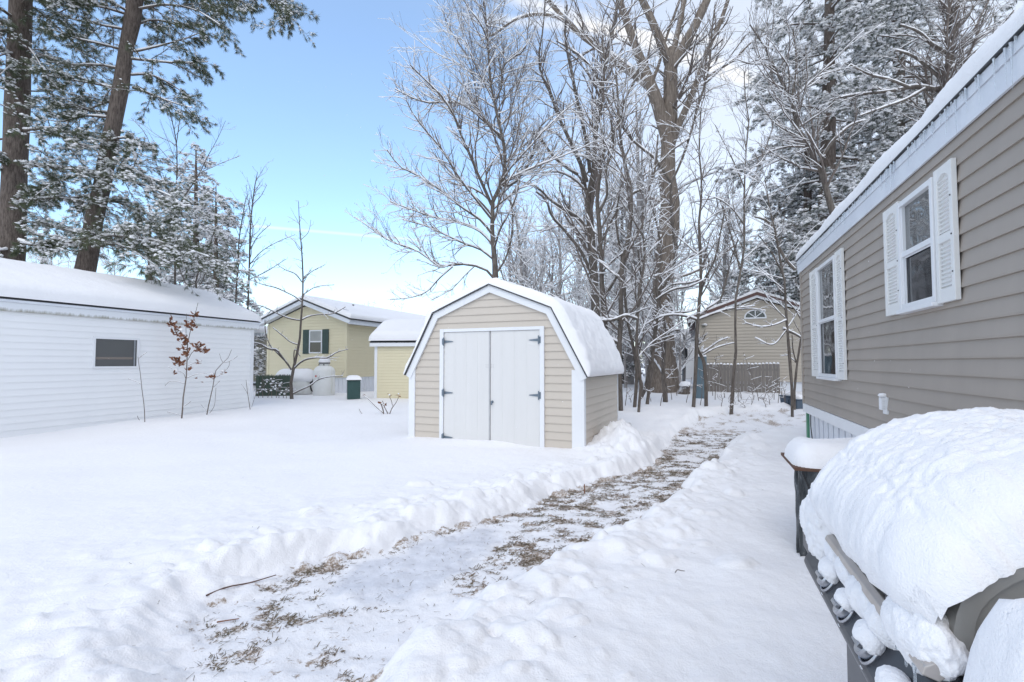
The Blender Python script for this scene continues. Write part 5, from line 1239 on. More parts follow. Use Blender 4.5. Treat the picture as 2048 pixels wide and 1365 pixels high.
# tree leaning out from behind the taupe home
bare_tree('leaning_tree', 'snow lined crooked tree rising from behind the taupe home eave', 'tree', [
    [(1700, 760, 20), (1694, 600, 18), (1684, 500, 16), (1668, 424, 15), (1650, 390, 13), (1647, 360, 13), (1642, 336, 12), (1622, 305, 11), (1604, 282, 10), (1592, 240, 9), (1582, 200, 8), (1568, 170, 7), (1552, 143, 6), (1540, 110, 5), (1519, 82, 4), (1500, 50, 3)],
    [(1640, 328, 9), (1650, 306, 8), (1662, 287, 8), (1680, 268, 7), (1703, 250, 6), (1730, 240, 4)], [(1582, 200, 6), (1590, 160, 5), (1592, 110, 4), (1586, 60, 4)], [(1582, 205, 6), (1604, 180, 5), (1640, 152, 4), (1680, 140, 3)],
    [(1604, 282, 6), (1630, 300, 5), (1648, 316, 4)], [(1552, 143, 5), (1530, 130, 4), (1500, 128, 3), (1470, 118, 2)], [(1590, 540, 8), (1572, 520, 7), (1556, 490, 7), (1544, 452, 6), (1530, 440, 6), (1508, 434, 4)],
], 13.5, 61, 'bark_brown', (2.4, 3.2, 5.), drift=.4, trunk_t0=.5, l1=.18, lmax=(1.4, .8, .4))
bare_tree('leaning_tree', 'reddish snow lined tree high above the taupe home roof', 'tree', [
    [(1930, 640, 22), (1900, 400, 20), (1888, 240, 17), (1886, 170, 16), (1900, 120, 14), (1910, 82, 13), (1913, 30, 11), (1916, -30, 8)],
    [(1886, 176, 13), (1872, 180, 13), (1852, 176, 12), (1826, 174, 10), (1790, 182, 8), (1750, 186, 6), (1700, 192, 5), (1660, 200, 3)], [(1900, 120, 9), (1886, 102, 8), (1862, 88, 8), (1840, 66, 6), (1800, 50, 4)],
    [(1908, 90, 9), (1900, 50, 8), (1886, 10, 6), (1870, -30, 5)], [(1912, 60, 9), (1930, 40, 8), (1950, 10, 6), (1980, -30, 4)], [(1900, 130, 9), (1926, 96, 8), (1950, 80, 6), (1990, 60, 4)], [(1880, 156, 8), (1850, 130, 7), (1820, 110, 6), (1790, 100, 4)],
    [(1820, 176, 7), (1780, 160, 6), (1740, 150, 5), (1700, 130, 4)], [(1850, 178, 7), (1810, 200, 6), (1770, 214, 5), (1720, 232, 4)],
], 14.5, 62, 'bark_brown', (2.4, 3.2, 5.), drift=.5, trunk_t0=.5, l1=.2, lmax=(1.6, .8, .42))

# --- saplings on the left
bare_tree('sapling', 'bare young tree with snowy lower limbs in front of the yellow home', 'tree', [
    [(584, 798, 11), (583, 775, 9), (581, 751, 9), (588, 735, 9), (593, 712, 8), (598, 690, 7), (602, 641, 6), (605, 600, 5), (606, 560, 5), (604, 510, 4), (600, 460, 3), (598, 430, 2), (597, 404, 1.5)],
    [(583, 740, 6), (572, 724, 6), (564, 714, 6), (552, 700, 6), (539, 699, 5), (524, 690, 4), (508, 686, 3)], [(570, 722, 5), (556, 708, 4), (540, 690, 3), (531, 664, 3), (530, 640, 2)],
    [(588, 738, 5), (598, 728, 5), (611, 720, 5), (634, 716, 4), (656, 716, 4), (672, 706, 3), (696, 699, 2)], [(586, 788, 5), (602, 780, 4), (620, 772, 4), (636, 760, 3), (653, 755, 3), (686, 753, 2)],
    [(602, 641, 4), (590, 640, 4), (560, 630, 4), (540, 620, 3), (520, 612, 2), (494, 614, 1.5)], [(602, 641, 4), (616, 634, 4), (634, 630, 3), (668, 627, 3), (691, 614, 2)],
    [(604, 605, 4), (590, 594, 3), (574, 586, 3), (552, 576, 3), (527, 570, 2), (500, 560, 1.5)], [(596, 690, 3), (580, 684, 3), (568, 674, 3), (546, 656, 2)], [(605, 566, 3), (590, 548, 3), (570, 540, 2), (552, 528, 1.5)],
    [(606, 560, 3), (622, 545, 2), (650, 530, 1.5)], [(606, 590, 3), (628, 576, 2), (668, 570, 1.5)], [(603, 500, 2), (590, 484, 1.5), (570, 470, 1)], [(602, 480, 2), (616, 466, 1.5), (622, 440, 1)], [(588, 738, 4), (591, 700, 3), (600, 712, 3)],
], 17.0, 71, 'bark_brown', (1.2, 1.6, 2.5), drift=.4, trunk_t0=.5, l1=.1, lmax=(.8, .5, .3), kk=8, snow=.8, thin=.85)
for i, (lab, sk, Y) in enumerate((
    ('thin tall bare sapling second from the left behind the white building end', [[(470, 640, 6), (474, 560, 6), (476, 540, 5), (478, 480, 5), (486, 430, 4), (492, 396, 3)], [(476, 540, 3), (460, 500, 3), (440, 470, 2)], [(478, 500, 3), (492, 470, 2), (500, 440, 2)]], 19.5),
    ('tallest thin bare sapling rising beyond the white building roof corner', [[(494, 660, 8), (497, 580, 7), (499, 520, 7), (501, 450, 6), (506, 400, 5), (510, 370, 4), (515, 345, 2)], [(499, 530, 4), (520, 506, 3), (560, 482, 2), (590, 470, 1.5)], [(500, 500, 4), (518, 470, 3), (540, 450, 2)], [(502, 440, 3), (496, 400, 2), (492, 370, 1.5)], [(498, 560, 4), (530, 545, 3), (570, 520, 2)], [(498, 590, 4), (470, 560, 3), (440, 540, 2)], [(505, 410, 3), (522, 392, 2), (534, 370, 1)]], 18.0),
    ('thin forked sapling in front of the snowy conifer', [[(346, 640, 8), (350, 560, 8), (350, 480, 7), (352, 400, 6), (354, 340, 5), (353, 287, 4), (340, 226, 3), (333, 196, 2)], [(352, 420, 5), (372, 388, 5), (398, 350, 4), (414, 316, 3), (434, 280, 2), (451, 242, 1.5)], [(353, 287, 3), (358, 250, 3), (363, 212, 1.5)], [(352, 410, 4), (330, 370, 3), (310, 320, 3), (288, 264, 2), (262, 236, 1.5)], [(400, 346, 3), (440, 328, 2), (480, 312, 1.5)]], 17.0),
    ('low snowy forked sapling behind the white building roof middle', [[(392, 640, 7), (394, 590, 7), (392, 560, 7), (404, 530, 6), (420, 490, 4), (432, 450, 3)], [(392, 566, 6), (376, 570, 6), (364, 550, 5), (350, 510, 4), (336, 480, 3)], [(392, 580, 6), (420, 586, 5), (450, 596, 4)]], 17.5))):
    bare_tree('thin_sapling', lab, 'tree', sk, Y, 75 + i, 'bark_brown', (1.6, 2., 2.5), 'thin saplings past the white building', thin=.6, drift=.3, trunk_t0=.3, l1=.14, lmax=(.9, .5, .3), kk=7, snow=.7)

# --- oak sapling with withered leaves against the white wall, its neighbours
def leafy(name, label, skel, Y, leaves, seed, group=None, cat='sapling', snowlumps=()):
    rg = random.Random(seed); ls = limbs_from(skel, Y, rg, .15, 9); base = ls[0][0][0].copy(); base[2] = gz_at(base[0], base[1]); t = thing(name, label, cat, tuple(base), 0, group)
    P0 = np.stack([a for a, _ in ls]); R0 = np.stack([np.minimum(b, 1) for _, b in ls]); R0 = np.maximum(R0, .0022); P0[0, 0, 2] = base[2] - .05
    nb = NB(); nb.add(*tubes(P0, R0, 6)); nb.build('stem', 'twig', t, base)
    if leaves:
        v, f = [], []
        out = [(0, 0), (.10, .05), (.16, .16), (.12, .22), (.26, .34), (.17, .42), (.30, .58), (.18, .64), (.22, .82), (.08, .86), (0, 1)]
        for (px, py, rpx, n) in leaves:
            for k in range(int(n * 1.25)):
                c = Vector(at(px + rg.gauss(0, rpx), py + rg.gauss(0, rpx), Y + rg.uniform(-.08, .04))); L_ = rg.uniform(.08, .13)
                M = Matrix.Rotation(rg.uniform(0, 6.28), 3, 'Z') @ Matrix.Rotation(rg.uniform(1.9, 3.3), 3, 'X') @ Matrix.Rotation(rg.uniform(0, 6.28), 3, 'Y'); cu = rg.uniform(-.3, .5)
                pts = [(x * .9, y, cu * x * x * 3 + .12 * math.sin(y * 4)) for x, y in out] + [(-x * .9, y, cu * x * x * 3 + .12 * math.sin(y * 4)) for x, y in out[-2:0:-1]]
                b0 = len(v); v += [tuple(c + M @ (Vector(p) * L_) - Vector(base)) for p in pts]; f.append(tuple(range(b0, len(v))))
        mk('leaves', v, f, 'leaf_brown', t)
    for (px, py, r) in snowlumps:
        c = at(px, py, Y) - base; blob('snow_clump', tuple(c), (r, r * .7, r * .75), int(px), t, 'snow', .25, 8, 12)
    rngs = np.random.default_rng(seed); nb = NB(); nb.add(*snow_on(P0[1:] if len(P0) > 1 else P0, (R0[1:] if len(P0) > 1 else R0), 5, rngs, 1, .4, .004)); nb.build('snow_cover', 'snow_tree', t, base)
    return t
leafy('oak_sapling', 'young oak holding curled brown leaves against the white siding', [
    [(363, 839, 4), (365, 820, 3.6), (367, 790, 3.2), (372, 760, 3), (374, 720, 2.6), (375, 690, 2.4), (374, 670, 2)], [(375, 688, 2), (384, 650, 1.6), (390, 630, 1.4), (396, 606, 1.0)], [(374, 690, 2), (360, 662, 1.6), (346, 650, 1.4), (338, 638, 1)],
    [(376, 720, 1.6), (386, 704, 1.5), (398, 698, 1.4), (408, 704, 1)], [(374, 756, 1.2), (384, 752, 1), (398, 748, .8), (414, 747, .8)], [(372, 760, 1.4), (366, 746, 1.2), (354, 742, 1), (336, 734, .8)], [(369, 768, 1.2), (350, 763, 1), (338, 764, .8), (330, 772, .8)],
    [(373, 728, 1), (360, 724, .9), (350, 722, .8)], [(364, 832, 1.2), (350, 828, 1), (334, 824, .8)], [(374, 690, 1), (372, 660, 1), (373, 628, .8)], [(376, 732, 1), (390, 726, .8), (404, 722, .7)], [(366, 814, .8), (376, 808, .7), (382, 803, .6)],
], 11.6, [(344, 650, 3, 12), (350, 664, 4, 16), (362, 676, 4, 16), (391, 632, 2.6, 12), (383, 652, 4, 24), (376, 686, 2.5, 8), (366, 698, 2.5, 8), (373, 710, 3, 14), (396, 694, 4, 20), (408, 702, 3, 14), (352, 724, 4, 18), (360, 730, 3, 10), (397, 726, 2, 4), (376, 738, 2, 5), (347, 747, 1.5, 3), (396, 759, 1, 2), (406, 762, 1, 1), (343, 640, 1.5, 4)], 91,
    snowlumps=[(362, 660, .055), (368, 668, .06), (374, 676, .05), (352, 741, .05), (404, 697, .035), (349, 644, .03)])
leafy('oak_sapling', 'small bare forked sapling with two withered leaf clusters on the white wall', [
    [(413, 828, 3), (418, 808, 2.6), (423, 786, 2.4), (428, 762, 2), (429, 748, 2), (434, 738, 1.8), (446, 726, 1.4), (458, 714, 1.2), (463, 700, 1)], [(446, 726, 1.2), (456, 724, 1), (468, 718, .9), (476, 712, .7)], [(429, 756, 1.2), (438, 752, 1), (446, 746, .8)], [(446, 726, 1), (441, 716, .8), (439, 708, .7)],
    [(414, 824, 1), (406, 814, .8), (401, 808, .7)], [(427, 775, .8), (434, 768, .7), (440, 762, .6)], [(419, 827, .9), (427, 816, .7), (431, 790, .6), (432, 776, .5)], [(459, 722, .8), (458, 732, .7), (453, 740, .6)],
], 12.4, [(425, 757, 2.2, 8), (447, 747, 1.6, 4)], 92, snowlumps=[(424, 749, .045), (445, 742, .04)])
leafy('bare_twig', 'single thin leafless stem under the right edge of the white wall window', [[(290, 840, 2), (288, 810, 1.8), (284, 780, 1.6), (281, 750, 1.4), (277, 724, 1.1), (276, 714, .9)], [(277, 718, .9), (284, 712, .8), (294, 705, .7)], [(281, 768, .8), (268, 762, .7), (256, 758, .6)], [(279, 841, .8), (276, 836, .7), (275, 832, .5)]], 10.9, [], 93, cat='sapling')
leafy('bare_twig', 'thin leafless stem at the right corner of the white building', [[(501, 824, 2), (498, 805, 1.7), (495, 785, 1.5), (492, 760, 1.1)], [(496, 790, .9), (488, 776, .7), (482, 768, .6)], [(503, 815, .9), (508, 800, .8), (514, 780, .6)]], 13.6, [], 94, cat='sapling')
leafy('rose_stems', 'dead prickly stems with dry seed heads sticking out of the smooth snow', [[(768, 834, 3.2), (766, 820, 3), (762, 808, 2.8)], [(766, 826, 2.6), (750, 812, 2.2), (738, 800, 1.8), (725, 790, 1.4)], [(756, 806, 1.8), (762, 808, 1.6), (770, 812, 1.4)], [(776, 828, 2.4), (768, 812, 2), (765, 802, 1.6)], [(779, 829, 2.2), (785, 815, 2), (792, 806, 1.6), (797, 795, 1.4)], [(785, 812, 1.6), (782, 800, 1.4), (779, 794, 1.2)], [(768, 833, 2.4), (756, 834, 2.2), (744, 834, 1.8)], [(772, 812, 1.6), (773, 806, 1.2)], [(749, 834, 1.2), (752, 828, 1)]], 12.6,
      [(797, 792, .8, 3), (779, 793, .8, 3), (725, 790, .5, 1), (773, 812, .5, 1), (763, 806, .5, 1)], 95, cat='plant', snowlumps=[(797, 788, .025), (779, 790, .025)])
leafy('bare_twig', 'short twig lying in the snow left of the dead prickly stems', [[(725, 829, 1.4), (721, 824, 1.3), (718, 818, 1)]], 12.6, [], 96, cat='twig')
rg = random.Random(17)
TW = [(1344, 800), (1372, 806), (1430, 800), (1442, 812), (1478, 806), (1483, 800), (1502, 810), (1518, 802), (1528, 798), (1540, 812), (1556, 806), (1570, 812), (1262, 806), (1302, 804), (1354, 792), (1450, 796), (1466, 812), (1508, 800), (1548, 800), (1562, 796), (1236, 804), (1250, 812), (1320, 812), (1490, 820), (1460, 832), (1400, 812), (1425, 792), (1532, 816)]
for i, (px, py) in enumerate(TW):
    hh = rg.choice((14, 20, 30, 42, 60, 85)) * rg.uniform(.8, 1.2); ln = rg.uniform(-.35, .35) * hh
    sk = [[(px, py, 1.9), (px + ln * .3 + rg.uniform(-2, 2), py - hh * .35, 1.5), (px + ln * .6 + rg.uniform(-3, 3), py - hh * .7, 1.1), (px + ln, py - hh, .8)]]
    for k in range(rg.randint(2, 5)):
        q = rg.uniform(.25, .9); x0, y0 = px + ln * q, py - hh * q; sk.append([(x0, y0, 1.1), (x0 + rg.uniform(-9, 9), y0 - rg.uniform(3, 8), .9), (x0 + rg.uniform(-18, 18), y0 - rg.uniform(6, 20), .7)])
    d_ = ground_hit(px, py)
    leafy('bare_shoot', 'leafless snow dotted shoot in the snowy strip between shed and taupe home', sk, d_, [], 200 + i, 'leafless shoots between shed and taupe home', 'plant', [(px + ln * q + rg.uniform(-3, 3), py - hh * q, rg.uniform(.010, .024)) for q in (rg.uniform(.3, 1), rg.uniform(.5, 1))])
for i in range(9):
    px = 516 + i * 8.5 + rg.uniform(-3, 3); py = 792 + rg.uniform(-2, 3); hh = rg.uniform(12, 40)
    sk = [[(px, py, 1.6), (px + rg.uniform(-5, 5), py - hh * .5, 1.3), (px + rg.uniform(-12, 12), py - hh, 1)]] + [[(px, py - hh * .4, 1), (px + rg.uniform(-14, 14), py - hh * .7, .8), (px + rg.uniform(-24, 24), py - hh * .8, .7)] for k in range(3)]
    leafy('bare_shoot', 'tangled leafless shoot with snow clots before the green picket fence', sk, 17.2, [], 300 + i, 'leafless shoots before the green picket fence', 'plant', [(px + rg.uniform(-9, 9), py - hh * rg.uniform(.3, .9), rg.uniform(.02, .045)) for q in range(5)])

# --- pines on the left
p1 = [[(18, 640, 60), (20, 560, 56), (24, 490, 52), (28, 380, 50), (33, 260, 48), (37, 150, 46), (42, 0, 44), (48, -120, 38), (54, -260, 30)], [(30, 180, 5), (80, 183, 3), (110, 181, 2)], [(30, 280, 6), (6, 278, 5), (-20, 286, 4)], [(30, 190, 4), (0, 176, 3), (-30, 170, 2)]]
p2 = [[(150, 640, 46), (160, 590, 43), (172, 540, 41), (188, 440, 40), (205, 370, 38), (222, 270, 35), (240, 190, 34), (250, 110, 33), (262, 60, 34), (270, 0, 33), (284, -100, 28), (300, -220, 20)]]
rg = random.Random(5)
def line_of(skel, Y): a = limbs_from(skel[:1], Y, rg)[0][0]; return a
B = []
for ln, sn_, dy in (([(38, 262), (90, 258), (150, 268), (200, 282)], .65, -1), ([(34, 330), (90, 334), (150, 340), (220, 352), (290, 372), (340, 392), (384, 426)], 1, -2), ([(26, 350), (0, 322), (-40, 316)], .9, -1), ([(24, 480), (80, 494), (140, 486), (185, 472), (240, 472), (300, 480), (360, 494), (418, 514)], 1.1, -2.5), ([(24, 500), (0, 502), (-60, 510)], 1, -1), ([(26, 404), (60, 402), (100, 396), (160, 402), (220, 416)], .7, -.8),
                    ([(40, 70), (10, 60), (-30, 70)], .45, -1), ([(38, 110), (10, 108), (-20, 126)], .6, -1), ([(40, 92), (60, 100), (80, 130), (96, 160)], .4, -1), ([(38, 130), (20, 134), (0, 150)], .6, -1.2)):
    B.append(bough_px(ln, 14.6, sn_, dy, 6))
P1L = line_of(p1, 14.6); B += boughs_auto(rg, P1L, 11, 15.5, 16, 3.0, 2.0, .4, .2, .1, .3)
pine('pine_tree', 'leftmost tall pine with a straight thick trunk behind the white building', p1, 14.6, 101, B, tuft=.13, nbl=12, bw=.0055, puffr=.034, sec=5.6, sp=8)
B = []
for ln, sn_, dy in (([(268, 104), (320, 92), (370, 78), (414, 60)], .2, 1), ([(264, 118), (320, 124), (370, 126), (416, 124)], .3, -.5), ([(272, 20), (330, 10), (390, 20), (440, 50)], .15, -1), ([(270, -30), (340, -30), (400, -10), (440, 30)], .15, .8), ([(266, 176), (300, 188), (340, 204), (384, 216)], .25, -1), ([(272, 50), (310, 40), (350, 50), (390, 66)], .2, 1.5), ([(262, 150), (300, 150), (340, 168), (372, 190)], .25, 1),
                    ([(246, 100), (200, 88), (150, 76), (96, 56)], .3, -1), ([(248, 140), (200, 130), (150, 130), (92, 124)], .4, 1), ([(250, 60), (200, 50), (150, 40), (100, 24)], .25, .5), ([(242, 180), (190, 168), (140, 160), (88, 148)], .45, -1), ([(232, 226), (180, 222), (130, 200), (80, 196)], .4, .6), ([(256, 30), (210, 16), (150, 6), (90, -6)], .2, -1.4), ([(222, 236), (170, 232), (120, 244), (96, 240)], .4, -1), ([(236, 200), (200, 210), (170, 226), (140, 254)], .4, .9),
                    ([(204, 298), (160, 290), (110, 268), (56, 266)], .75, -1.6), ([(214, 284), (244, 276), (268, 280), (282, 290)], .5, -1), ([(196, 330), (240, 330), (280, 348), (320, 364)], .85, -1), ([(184, 392), (150, 396), (110, 400), (64, 404)], .6, 1), ([(190, 400), (230, 404), (280, 424), (340, 440)], .95, 1), ([(176, 462), (130, 460), (90, 450), (50, 444)], .7, 1.4), ([(184, 470), (220, 470), (280, 482), (340, 494), (400, 508)], 1.1, -1.4), ([(176, 500), (226, 488), (260, 500), (316, 534)], 1.15, -1.8), ([(178, 496), (130, 490), (80, 492), (40, 486)], .9, -1),
                    ([(204, 350), (160, 352), (110, 366), (70, 392)], .8, -1)):
    B.append(bough_px(ln, 14.2, sn_, dy, 5))
P2L = line_of(p2, 14.2); B += boughs_auto(rg, P2L, 11.5, 15, 12, 3.0, 2.2, .3, .15, .1, .3)
for ln in ([(300, -60), (400, -60), (480, -30), (540, -4), (586, 30)], [(460, -24), (480, 0), (500, 24)], [(520, -14), (550, 10), (570, 44)]): B.append(bough_px(ln, 14.2, .1, -1, 6))
pine('pine_tree', 'second leaning pine with drooping green sprays against the blue sky', p2, 14.2, 102, B, tuft=.135, nbl=12, bw=.0055, puffr=.034, sec=5.6, sp=8)

# --- snowy conifers further off
def cone_pine(lab, px, py0, py1, w, Y, seed, snow=.8, n=70, L1=3.0, tuft=.13, puff=.07, mat='needles_far', grp='snowy conifers further off', nbl=6, lean=0, sec=4., L0=None, rise=.05, sag=.3):
    rg = random.Random(seed); sk = [[(px, py0, w), (px + lean * .3, py0 + (py1 - py0) * .33, w * .8), (px + lean * .7, py0 + (py1 - py0) * .66, w * .5), (px + lean, py1, w * .12)]]
    L_ = limbs_from(sk, Y, rg)[0][0]; zt = L_[-1][2]; z0 = L0 if L0 is not None else max(1.0, zt * .1)
    B = boughs_auto(rg, L_, z0, zt - .1, n, L1, .6, snow, snow * .8, rise, sag, 1.6)
    return pine('conifer', lab, sk, Y, seed, B, grp, tuft=tuft, nbl=nbl, bw=.012, sec=sec, sp=5., mat=mat, puffr=puff, kk=8, seclen=.42, terlen=.4)
cone_pine('pointed snow dusted conifer behind the white building roof ridge', 392, 640, 290, 20, 27, 111, .9, 120, 3.3)
cone_pine('shorter bushy snow dusted conifer right of the pointed one', 432, 640, 372, 16, 24, 112, .9, 80, 2.1)
0 and cone_pine('wide snowy conifer low behind the leftmost pine trunk', 120, 660, 300, 16, 30, 113, 1.0, 60, 3.8)
cone_pine('snowy conifer half hidden behind the second leaning pine', 300, 660, 410, 16, 29, 114, 1.0, 34, 2.4)
cone_pine('dusted conifer seen between the twin tree and the giant trunk', 1244, 720, 355, 16, 25, 115, .5, 70, 2.0)
# --- big pines behind the taupe home
rg = random.Random(8)
sk = [[(1652, 760, 46), (1652, 600, 42), (1654, 420, 38), (1656, 300, 34), (1658, 160, 28), (1659, 20, 22), (1660, -120, 16)]]
L_ = limbs_from(sk, 19, rg)[0][0]
pine('pine_tree', 'tall dense grey green pine with a dark trunk behind the taupe home', sk, 19, 121, boughs_auto(rg, L_, 3.5, 17.5, 64, 4.2, 2.8, .95, .75, .05, .28), tuft=.16, nbl=8, bw=.010, sec=4., sp=5.5, mat='needles_far', puffr=.06, seclen=.45)
sk = [[(1618, 700, 26), (1618, 560, 24), (1616, 440, 20), (1614, 330, 14), (1612, 270, 8)]]
L_ = limbs_from(sk, 22, rg)[0][0]
pine('pine_tree', 'shorter pine in front of the dense pine with boughs down to the taupe home corner', sk, 21, 122, boughs_auto(rg, L_, 2.0, 10, 45, 3.6, 1.6, .95, .8, .05, .28), tuft=.15, nbl=8, bw=.010, sec=4., sp=5., mat='needles_far', puffr=.06, seclen=.45)
sk = [[(1790, 760, 40), (1794, 400, 34), (1798, 100, 26), (1800, -150, 18)]]
L_ = limbs_from(sk, 22, rg)[0][0]
pine('pine_tree', 'rightmost pine crown showing above the taupe home roof', sk, 22, 123, boughs_auto(rg, L_, 8, 20, 58, 4.8, 3.2, .95, .75, .05, .28), tuft=.17, nbl=8, bw=.011, sec=3.6, sp=5., mat='needles_far', puffr=.06, seclen=.45)

# --- yard bits on the cleared snow
def lay(name, label, cat, pts, w, mat, zo=.012):
    P = [np.array([*on_z(x, y, ZP)[:2], 0]) for x, y in pts]
    for p in P: p[2] = gz_at(p[0], p[1]) + zo
    b = P[0].copy(); t = thing(name, label, cat, tuple(b)); m = MB(); m.tube([tuple(p - b) for p in resample(P, 9)], np.linspace(w, w * .6, 9), 6); m.build('wood', mat, t)
lay('garden_edging', 'long thin brown edging strip showing at the foot of the lower left snowbank', 'edging', [(412, 1212), (450, 1196), (500, 1180), (552, 1166)], .005, 'wood_brown', .045)
lay('fallen_twig', 'reddish straight twig lying on the trodden snow below the edging strip', 'twig', [(434, 1252), (456, 1250), (478, 1244)], .004, 'leaf_brown')
lay('fallen_twig', 'small dark hooked twig on the smooth snowbank left of the grill', 'twig', [(1352, 1252), (1358, 1246), (1364, 1248), (1371, 1249)], .003, 'twig', .19)
b = on_z(1169, 990, ZP); t = thing('marker_stake', 'short thin reddish stake poking from the bank below the barn shed', 'stake', (b[0], b[1], gz_at(b[0], b[1]))); m = MB(); m.box(-.005, .005, -.005, .005, -.02, .10); m.build('stake', 'leaf_brown', t)
# --- light snowfall in the air
rngf = np.random.default_rng(44); NFL = 420; fy = rngf.uniform(2.5, 11, NFL); fx = rngf.uniform(-1.0, 1.0, NFL) * fy; fz = rngf.uniform(.3, 5.5, NFL)
fv, ff = puffs(rngf, np.stack([fx, fy, fz], 1), rngf.uniform(.0025, .0048, NFL), .9)
tag(mk('falling_snow', fv, ff, 'snow_tree'), 'sparse snowflakes drifting down over the yard', 'snowflakes', kind='stuff')
# --- woods beyond, read as one mass
def woods(name, spots, seed, label, rr=.012):
    rng = np.random.default_rng(seed); T, C, S = NB(), NB(), NB(); 
    for (px, Y, h, w) in spots:
        x = (px - 1024) / F * Y; b = np.array([x, Y, float(base_z(x, Y)) - .1]); n = 7; z = np.linspace(0, 1, n)[:, None]
        P = b + z * [0, 0, h] + np.cumsum(rng.normal(size=(n, 3)) * [.09, .09, 0], 0) * h / 9; P[0] = b; R = np.linspace(w, w * .15, n)
        P, R = P[None], R[None]; T.add(*tubes(P, R, 6))
        P1, R1 = sprout(rng, P, R, int(10 + h * 1.2), .16, 1, (.4, 1.0), .34, .35, .35, 6, .15, .06, rmin=.012)
        P2, R2 = sprout(rng, P1, R1, 6, .15, 1, (.4, .9), .5, .4, .3, 5, .15, .05, rmin=.009)
        P3, R3 = sprout(rng, P2, R2, 4, .15, 1, (.4, .9), .55, .4, .2, 3, .15, .04, rmin=.008)
        for a, b_, k in ((P1, R1, 4), (P2, R2, 3), (P3, R3, 3)):
            C.add(*tubes(a, b_, k)); S.add(*snow_on(a, b_, 3, rng, 1.0, .12, .017))
    t = thing(name, None, None); tag(t, label, 'woods', kind='stuff')
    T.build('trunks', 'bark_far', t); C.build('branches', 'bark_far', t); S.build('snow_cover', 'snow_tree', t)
rg = random.Random(12); sp = []
for k in range(24): sp.append((rg.uniform(1020, 1640), rg.uniform(24, 46), rg.uniform(8, 17), rg.uniform(.10, .24)))
for k in range(16): sp.append((rg.uniform(1060, 1400), rg.uniform(17, 24), rg.uniform(3, 7), rg.uniform(.03, .06)))
for k in range(14): sp.append((rg.uniform(-60, 560), rg.uniform(30, 44), rg.uniform(5, 10), rg.uniform(.07, .16)))
for k in range(10): sp.append((rg.uniform(700, 960), rg.uniform(46, 62), rg.uniform(4.5, 7.5), rg.uniform(.06, .12)))
for k in range(8): sp.append((rg.uniform(1600, 2100), rg.uniform(28, 40), rg.uniform(14, 20), rg.uniform(.12, .24)))
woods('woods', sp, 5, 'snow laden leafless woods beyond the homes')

# ------------------------------------------------------------------ sky and light
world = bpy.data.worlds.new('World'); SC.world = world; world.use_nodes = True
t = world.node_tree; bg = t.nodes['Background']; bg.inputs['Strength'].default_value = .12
SUN_EL, SUN_ROT = math.radians(50), math.radians(195)
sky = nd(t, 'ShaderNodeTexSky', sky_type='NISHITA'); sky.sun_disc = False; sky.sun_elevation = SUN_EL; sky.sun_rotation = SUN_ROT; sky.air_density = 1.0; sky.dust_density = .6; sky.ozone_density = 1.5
tc = nd(t, 'ShaderNodeTexCoord'); G = tc.outputs['Generated']
sx = nd(t, 'ShaderNodeSeparateXYZ'); t.links.new(G, sx.inputs[0])
mp = nd(t, 'ShaderNodeMapping'); mp.inputs['Scale'].default_value = (1.2, 1.2, 4.0); mp.inputs['Rotation'].default_value = (0, .25, .3); t.links.new(G, mp.inputs['Vector'])
n1 = noise_of(t, 1.7, 7, .6, mp.outputs['Vector'])
# blue opening in the cloud deck, centred ahead and to the left
vm = nd(t, 'ShaderNodeVectorMath', operation='DOT_PRODUCT'); nrm = nd(t, 'ShaderNodeVectorMath', operation='NORMALIZE'); t.links.new(G, nrm.inputs[0]); t.links.new(nrm.outputs[0], vm.inputs[0])
c = Vector((-.42, .80, .50)).normalized(); vm.inputs[1].default_value = c
ad = nd(t, 'ShaderNodeMath', operation='MULTIPLY_ADD'); ad.inputs[1].default_value = -.16; t.links.new(n1.outputs['Fac'], ad.inputs[0]); t.links.new(vm.outputs['Value'], ad.inputs[2])
mr = nd(t, 'ShaderNodeMapRange', interpolation_type='SMOOTHERSTEP'); mr.inputs['From Min'].default_value = .60; mr.inputs['From Max'].default_value = .91; mr.inputs['To Min'].default_value = .66; mr.inputs['To Max'].default_value = .12
t.links.new(ad.outputs[0], mr.inputs['Value'])
hz = nd(t, 'ShaderNodeMapRange', interpolation_type='SMOOTHSTEP'); hz.inputs['From Min'].default_value = .0; hz.inputs['From Max'].default_value = .36; hz.inputs['To Min'].default_value = .36; hz.inputs['To Max'].default_value = 0
t.links.new(sx.outputs['Z'], hz.inputs['Value'])
mxx = nd(t, 'ShaderNodeMath', operation='MAXIMUM'); t.links.new(mr.outputs[0], mxx.inputs[0]); t.links.new(hz.outputs[0], mxx.inputs[1]); last = mxx.outputs[0]
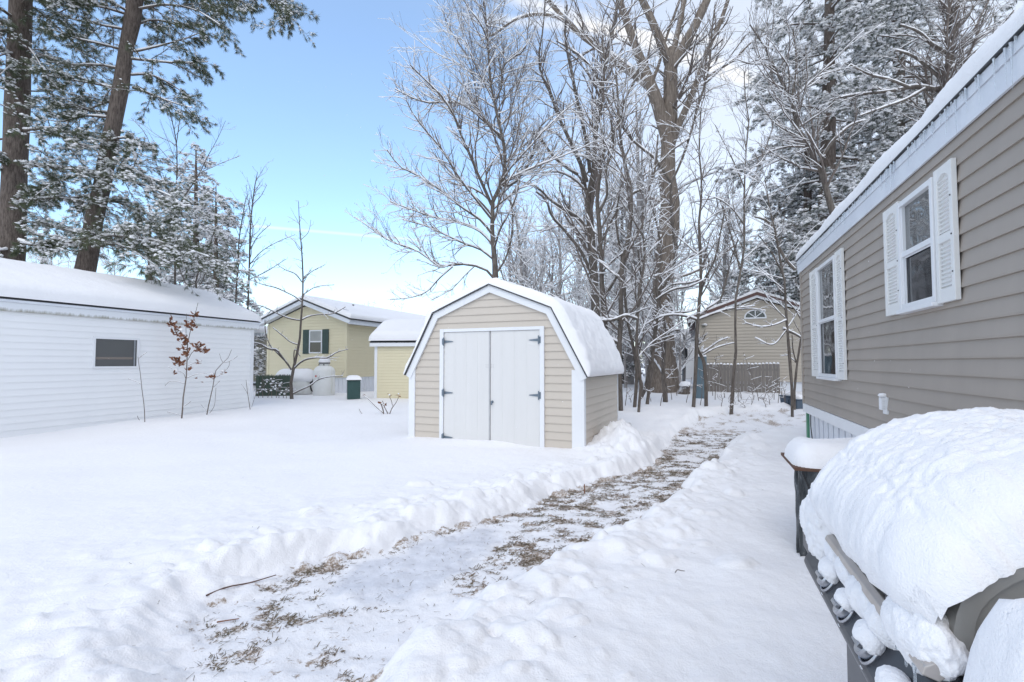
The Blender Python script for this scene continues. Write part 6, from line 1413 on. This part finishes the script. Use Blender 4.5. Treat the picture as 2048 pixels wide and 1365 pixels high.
for (a_, b_, w_, amt) in (((430, 446), (900, 486), .0045, .45), ((960, -30), (1560, 180), .02, .5), ((900, 30), (1500, 90), .012, .4)):
    ra, rb_ = Vector(ray(*a_)).normalized(), Vector(ray(*b_)).normalized(); nn_ = ra.cross(rb_).normalized()
    dn_ = nd(t, 'ShaderNodeVectorMath', operation='DOT_PRODUCT'); t.links.new(nrm.outputs[0], dn_.inputs[0]); dn_.inputs[1].default_value = nn_
    ab_ = nd(t, 'ShaderNodeMath', operation='ABSOLUTE'); t.links.new(dn_.outputs['Value'], ab_.inputs[0])
    m1 = nd(t, 'ShaderNodeMapRange', interpolation_type='SMOOTHSTEP'); m1.inputs['From Max'].default_value = w_; m1.inputs['To Min'].default_value = amt; m1.inputs['To Max'].default_value = 0; t.links.new(ab_.outputs[0], m1.inputs['Value'])
    cm_ = nd(t, 'ShaderNodeVectorMath', operation='DOT_PRODUCT'); t.links.new(nrm.outputs[0], cm_.inputs[0]); cm_.inputs[1].default_value = (ra + rb_).normalized()
    hw_ = math.cos(ra.angle(rb_) / 2); m2 = nd(t, 'ShaderNodeMapRange', interpolation_type='SMOOTHSTEP'); m2.inputs['From Min'].default_value = hw_; m2.inputs['From Max'].default_value = hw_ + (1 - hw_) * .6; t.links.new(cm_.outputs['Value'], m2.inputs['Value'])
    m3 = nd(t, 'ShaderNodeMath', operation='MULTIPLY'); t.links.new(m1.outputs[0], m3.inputs[0]); t.links.new(m2.outputs[0], m3.inputs[1])
    m4 = nd(t, 'ShaderNodeMath', operation='ADD', use_clamp=True); t.links.new(m3.outputs[0], m4.inputs[0]); t.links.new(last, m4.inputs[1]); last = m4.outputs[0]
mix = nd(t, 'ShaderNodeMix', data_type='RGBA'); t.links.new(last, mix.inputs['Factor'])
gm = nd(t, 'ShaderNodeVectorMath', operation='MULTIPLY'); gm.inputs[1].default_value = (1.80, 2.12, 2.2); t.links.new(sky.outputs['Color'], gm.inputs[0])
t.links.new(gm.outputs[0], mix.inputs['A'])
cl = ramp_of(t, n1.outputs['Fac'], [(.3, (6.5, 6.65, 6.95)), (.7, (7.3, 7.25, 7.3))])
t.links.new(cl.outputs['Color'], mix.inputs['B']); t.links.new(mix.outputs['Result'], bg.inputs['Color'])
sl = bpy.data.lights.new('sun', 'SUN'); sl.energy = .72; sl.angle = math.radians(45); sl.color = (1, .91, .80)
so_ = bpy.data.objects.new('sun', sl); COL.objects.link(so_)
dv = Vector((math.sin(SUN_ROT) * math.cos(SUN_EL), math.cos(SUN_ROT) * math.cos(SUN_EL), math.sin(SUN_EL)))
so_.rotation_euler = dv.to_track_quat('Z', 'Y').to_euler()

cam = bpy.data.cameras.new('camera'); co = bpy.data.objects.new('camera', cam); COL.objects.link(co)
cam.sensor_width = 36; cam.lens = F / 2048 * 36; cam.clip_start = .05; cam.clip_end = 2000
co.location = (0, 0, CAMZ); co.rotation_euler = (math.pi / 2 + PITCH, 0, 0); SC.camera = co
SC.view_settings.view_transform = 'Standard'; SC.view_settings.look = 'None'; SC.view_settings.exposure = .35; SC.view_settings.gamma = 1
SC.cycles.max_bounces = 8; SC.cycles.diffuse_bounces = 4; SC.cycles.use_denoising = True
